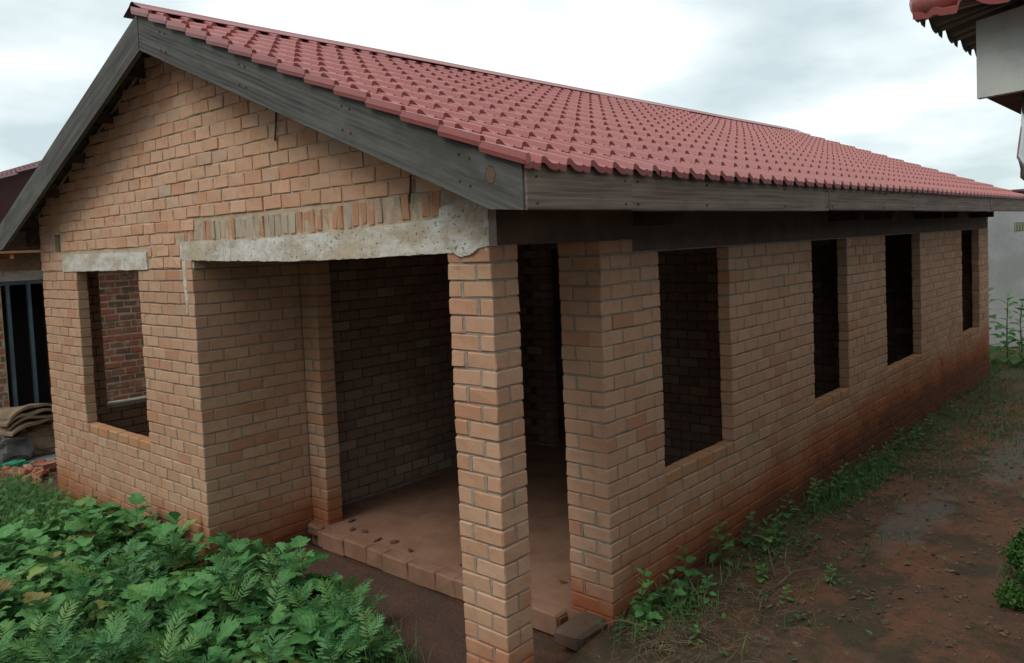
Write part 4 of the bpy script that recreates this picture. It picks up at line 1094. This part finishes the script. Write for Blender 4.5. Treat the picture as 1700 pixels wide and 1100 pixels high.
def mass_blades(name, pts, hrange, wid, mat, label, bend=.4, n=3):
    mb = MB()
    for (x, y, z, hmul) in pts:
        h = random.uniform(*hrange) * hmul; az = random.uniform(0, 6.28); lean = random.uniform(.05, bend) * h; d = Vector((math.cos(az), math.sin(az), 0)); p = Vector((-d.y, d.x, 0)); w = wid * random.uniform(.7, 1.3); vs = []
        for i in range(n + 1):
            t = i / n; c = Vector((x, y, z)) + d * (lean * t * t * 1.4) + Vector((0, 0, h * (t - .25 * t * t * (lean / h)))); ww = w * (1 - t * .9); vs += [tuple(c - p * ww), tuple(c + p * ww)]
        mb.add(vs, [(2 * i, 2 * i + 1, 2 * i + 3, 2 * i + 2) for i in range(n)], random.random())
    return mb.build(name, mat, None, kind="stuff", label=label)
pts = []
while len(pts) < 4200:
    x, y = random.uniform(-2.4, .2), random.uniform(.5, 7.6)
    if not (inveg(x, y) or (inveg(x, y + .25) and random.random() < .5)): continue
    if mn.noise((x * 2.2, y * 2.2, 9)) < -.15 and random.random() < .7: continue
    pts.append((x, y, gl(x, y) - .01, 1))
for k in range(1500):
    x, y = random.uniform(-.75, -.08), random.uniform(5.0, 7.6)
    pts.append((x, y, gl(x, y) - .01, 1.0))
pts = [(x, y, z, random.choice((.8, 1, 1, 1.2, 1.7))) for x, y, z, _ in pts]
mass_blades("grass", pts, (.08, .26), .0032, M['grass'], "thin grass between the weeds before the front wall", .7)
# low ground cover under the weeds
def cover(name, spots, size, mat, label, zr=(0.01, .09)):
    mb = MB()
    for (x, y, z) in spots:
        s = random.uniform(*size); az = random.uniform(0, 6.28); ti = random.uniform(-.5, .5); R = Matrix.Rotation(az, 3, 'Z') @ Matrix.Rotation(ti, 3, 'X'); b = Vector((x, y, z + random.uniform(*zr)))
        q = [(0, 0, 0), (-.3, .35, .06), (-.22, .75, .03), (0, 1, -.08), (.22, .75, .03), (.3, .35, .06), (0, .5, 0)]
        mb.add([tuple(R @ (Vector(v) * s) + b) for v in q], [(0, 6, 1), (1, 6, 2), (2, 6, 3), (3, 6, 4), (4, 6, 5), (5, 6, 0)], random.random())
    return mb.build(name, mat, None, kind="stuff", label=label)
sp = []
while len(sp) < 5200:
    x, y = random.uniform(-2.4, .25), random.uniform(.5, 7.5)
    if inveg(x, y): sp.append((x, y, gl(x, y)))
cover("ground_cover", sp, (.03, .075), M['cover'], "low leafy ground cover beneath the weeds before the front wall", (.0, .16))

# weeds and dry stalks along the foot of the side wall
strip = [(1.15, -.12, .26), (1.0, -.2, .24), (1.32, -.2, .2), (1.62, -.14, .26), (1.55, -.34, .15), (2.15, -.12, .3), (2.55, -.16, .24), (2.48, -.33, .26), (2.72, -.3, .2), (3.0, -.18, .16), (3.35, -.12, .2), (3.65, -.22, .18), (3.9, -.15, .2), (4.15, -.25, .22), (4.5, -.18, .2), (4.8, -.24, .2), (5.2, -.2, .2), (5.6, -.22, .16), (6.1, -.2, .22), (6.6, -.25, .2), (7.3, -.2, .18), (8.2, -.25, .2), (2.0, -.5, .12), (1.8, -.75, .1), (2.3, -.85, .1), (1.0, -.55, .1), (.9, -.30, .12)]
where = ["at the pier's foot", "beside the first window", "between the first two windows", "along the far half"]
for i, (x, y, h) in enumerate(strip):
    lab = "small leafy weed on the damp soil " + ("near the pier's foot" if x < 2 else "below the first window opening" if x < 3.2 else "along the middle of the side wall" if x < 5.4 else "along the far half of the side wall")
    plant("wall_weed", lab, lab.replace("small leafy weed", "weeds"), (x, y, gl(x, y)), h, random.randint(10, 14), h * random.uniform(.26, .38) + .02, OVA + LOB[:2], (.0, .8), seed=i + 400, low=.1)
pts = []
for (cx, cy, n, sx, sy) in ((4.4, -.26, 900, .55, .10), (1.2, -.25, 260, .22, .10), (2.5, -.3, 160, .3, .15), (6.5, -.3, 500, 1.0, .15), (9, -.5, 700, 1.2, .35), (7.5, -.9, 500, 1.5, .3), (13.2, 0, 3200, 1.4, .9), (3.4, -1.9, 40, .3, .1), (2.2, -.6, 160, .8, .3)):
    for k in range(n):
        x, y = random.gauss(cx, sx), random.gauss(cy, sy)
        if x < XE and y > -.03: y = -.03 - abs(y) * .3
        pts.append((x, y, gl(x, y) - .01, 1.0))
mass_blades("grass", pts, (.04, .16), .004, M['grass'], "grass tufts along the foot of the side wall and beyond", .6)
sp = []
for (cx, cy, n, sx, sy) in ((4.4, -.25, 900, .55, .1), (1.25, -.22, 420, .2, .09), (2.6, -.28, 300, .3, .12), (6.4, -.28, 600, 1, .14), (9, -.6, 800, 1.3, .45), (13.4, .1, 1500, 1.3, .8), (2.0, -.8, 120, .8, .4), (6.0, -.8, 420, 1.5, .35)):
    for k in range(n):
        x, y = random.gauss(cx, sx), random.gauss(cy, sy)
        if x < XE and y > -.03: y = -.03 - abs(y) * .3
        sp.append((x, y, gl(x, y)))
cover("ground_cover", sp, (.02, .05), M['cover'], "low creeping green weeds on the yard soil", (.0, .05))
# dry straw
mb = MB()
for k in range(900):
    cx, cy, sx, sy = random.choice(((1.25, -.45, .28, .2), (1.7, -.5, .4, .2), (2.4, -.6, .5, .22), (1.1, -.75, .3, .2), (.9, -.35, .12, .1)))
    x, y = random.gauss(cx, sx), min(random.gauss(cy, sy), -.06); z = gl(x, y) + random.uniform(.004, .035); az = random.uniform(0, 6.28); ln = random.uniform(.05, .2)
    d = Vector((math.cos(az), math.sin(az), random.uniform(-.1, .2))) * ln; c = Vector((x, y, z)); k2 = Vector((random.uniform(-.02, .02), random.uniform(-.02, .02), .015))
    mb.tube([c - d / 2, c + k2, c + d / 2], [.0011, .0016, .0006], 3, random.random(), cap=False)
mb.build("dry_straw", M['straw'], None, kind="stuff", label="dry straw strewn by the pier's foot")
for i, (x, y, az, ln) in enumerate(((2.55, -.25, 2.0, .34), (2.1, -.55, .5, .5), (1.45, -.35, .8, .4), (.95, -.28, 2.2, .32), (1.9, -.62, -.3, .45))):
    mb = MB(); d = Vector((math.cos(az), math.sin(az), .12)); mb.tube([(0, 0, .02), d * ln * .5 + Vector((0, .02, .05)), d * ln], [.006, .005, .002], 5)
    mb.tube([d * ln * .5 + Vector((0, .02, .05)), d * ln * .75 + Vector((.05, -.05, .04))], [.004, .001], 4)
    lab = ["dry forked twig leaning near the first window", "long dry stalk lying on the soil past the straw", "dry stalk lying across the straw", "short dry stick leaning at the pier's foot", "thin dry twig among the straw"][i]
    o_ = mb.build("dry_twig", M['twig'], None, label=lab, category="twig"); o_.location = (x, y, gl(x, y))
# leaf litter and pebbles
mb = MB()
for k in range(1900):
    x = random.uniform(.8, 9); y = random.uniform(-2.3, -.15)
    if mn.noise((x * 1.2, y * 1.8, 2)) < .05 and random.random() < .8: continue
    s = random.choice((.006, .008, .010, .012, .02)) * random.uniform(.7, 1.2); az = random.uniform(0, 6.28); z = gl(x, y) + .022 * mn.noise((x * 1.3, y * 1.3, 0)) + .012 * mn.noise((x * 5, y * 5, 3)) + .008
    R = Matrix.Rotation(az, 3, 'Z') @ Matrix.Rotation(random.uniform(-.5, .5), 3, 'X')
    mb.add([tuple(R @ Vector(v) * s + Vector((x, y, z))) for v in ((-.5, -1, .1), (.5, -.8, 0), (.6, .6, .3), (0, 1.1, .1), (-.6, .5, .35))], [(0, 1, 2, 3, 4)], random.random())
mb.build("leaf_litter", M['litter'], None, kind="stuff", label="dead leaf scraps strewn over the yard soil")
# dirt flecks and dry leaves on the porch step and room floor
dm = []
for i, (x, y) in enumerate(((1.02, 2.72), (1.06, 2.6), (1.0, 2.35), (1.04, 2.2), (1.0, 1.95), (1.05, 1.4), (1.15, 1.1), (1.25, .62), (1.9, 3.22), (2.4, 3.24), (1.15, 2.9))):
    mb = MB(); seg = 9; r = random.Random(i); vs = [(0, 0, .014)] + [(.05 * math.cos(6.28 * k / seg) * r.uniform(.5, 1.2), .025 * math.sin(6.28 * k / seg) * r.uniform(.5, 1.2), r.uniform(.0, .016)) for k in range(seg)]
    mb.add(vs, [(0, k + 1, (k + 1) % seg + 1) for k in range(seg)]); o_ = mb.build("dead_leaf", M['soffit'], None, label="curled dark dead leaf lying on the porch room floor", category="dead leaf", group="dead leaves on the porch floor"); o_.location = (x, y, .07); o_.rotation_euler = (0, 0, r.uniform(0, 6)); 

# clipped shrub at the right edge
def shrub(name, label, loc, rad, n, mat, leaf, cat="shrub", zs=1.0, group=None):
    t = thing(name, label, cat, loc, group); mb = MB()
    for k in range(n):
        d = Vector((random.gauss(0, 1), random.gauss(0, 1), random.gauss(0, 1))).normalized(); lump_ = 1 + .45 * mn.noise(d * 2.2 + Vector(loc)) + .25 * mn.noise(d * 6 + Vector(loc)); r = rad * lump_ * random.uniform(.45, 1.12) ** .6
        p = Vector((d.x * r, d.y * r, d.z * r * zs + rad * zs)); s = leaf * random.uniform(.6, 1.3)
        R = d.to_track_quat('Z', 'Y').to_matrix() @ Matrix.Rotation(random.uniform(0, 6.28), 3, 'Z') @ Matrix.Rotation(random.uniform(-1.0, 1.0), 3, 'X')
        mb.add([tuple(R @ (Vector(v) * s) + p) for v in ((0, -.1, 0), (-.3, .4, .05), (0, 1, -.05), (.3, .4, .05))], [(0, 1, 2, 3)], random.random())
    mb.build('crown', mat, t)
    st_ = MB()
    for k in range(6):
        a = k * 1.05; st_.tube([(0, 0, -.03), (.3 * rad * math.cos(a), .3 * rad * math.sin(a), rad * .7 * zs), (.6 * rad * math.cos(a), .6 * rad * math.sin(a), rad * 1.2 * zs)], [.012, .008, .003], 5)
    st_.build('trunk', M['twig'], t); return t
shrub("shrub", "dense fine-leaved round green shrub at the right edge of the yard", (2.97, -2.0, .06), .22, 5200, M['bush'], .035)
shrub("shrub", "small low green sprig in front of the round shrub", (2.58, -1.86, .06), .09, 420, M['bush'], .03)
# plants before the grey building
for i, (x, y, h, sz) in enumerate(((13.1, .32, 1.35, .26), (12.9, .62, 1.0, .24), (13.6, .1, 1.15, .26), (13.3, -.15, 1.1, .28), (12.6, .25, .45, .3), (13.0, .0, .5, .3), (12.9, -.2, .42, .28))):
    tall = h > .8
    plant("garden_plant", ("tall leafy garden plant before the grey building" if tall else "low broad-leaved plant in the grass before the grey building"), ("tall plants before the grey building" if tall else "low plants before the grey building"), (x, y, gl(12.9, -.2) - .02), h, 14 if tall else 9, sz, OVA + LOB[2:4], (-.2, .7), .35 if tall else .2, cat="plant", seed=i + 700)

# unseen house added behind the viewer to keep low sky off the porch
oh = thing("added_sky_blocker",  "unseen two-storey house added behind the viewer to block low sky", "house", (-8.6, 4, 0))
q = MB(); q.box(-4.5, 0, -12, 11, -.4, 5.3); q.build('wall', M['plaster'], oh)
q = MB(); q.add([(.5, -12.5, 5.2), (.5, 11.5, 5.2), (-2.2, 11.5, 6.8), (-2.2, -12.5, 6.8), (-5, -12.5, 5.2), (-5, 11.5, 5.2)], [(0, 1, 2, 3), (3, 2, 5, 4), (0, 3, 4), (1, 5, 2), (0, 4, 5, 1)]); q.build('roof', M['roof_dark'], oh)

# pebbles and clods on the yard
mb = MB()
for k in range(420):
    x, y = random.uniform(.7, 8), random.uniform(-2.3, -.12)
    if mn.noise((x * 1.5, y * 1.5, 8)) < -.05 and random.random() < .75: continue
    sz = random.choice((.005, .006, .008, .010, .013, .02)) * random.uniform(.7, 1.3); vs, fs = cham(sz, sz * random.uniform(.6, 1), sz * random.uniform(.4, .8), sz * .28, sz * .15)
    R = Matrix.Rotation(random.uniform(0, 6.28), 3, 'Z'); z = gl(x, y) + .022 * mn.noise((x * 1.3, y * 1.3, 0)) + .012 * mn.noise((x * 5, y * 5, 3)) + sz * .2
    mb.add([tuple(R @ Vector(v) + Vector((x, y, z))) for v in vs], fs, random.random(), random.choice((0, 0, 0, 1)))
mb.build("pebbles", [M['block'], M['litter']], None, kind="stuff", label="small pebbles and clods scattered on the yard soil")
# nail heads in the boards
nme = MB(); nme.tube([(-.004, 0, 0), (.002, 0, 0)], .006, 8); nme = nme.mesh('nail', M['rust'])
for d in (.35, .42, 1.4, 1.47, 2.45, 2.52, 3.35, 3.42):
    for dz in (.07, .2):
        o_ = obj('nail', nme, house, (-OX - .0065, YR - d, ZR - SL * d - dz))
nm2 = MB(); nm2.tube([(0, -.004, 0), (0, .002, 0)], .006, 8); nm2 = nm2.mesh('nail', M['rust'])
for x in (-.2, .52, .64, 1.4, 2.55, 3.34, 3.46, 4.75, 5.66):
    for dz in (.06, .18): obj('nail', nm2, house, (x, -OY - .0185, fz - dz))
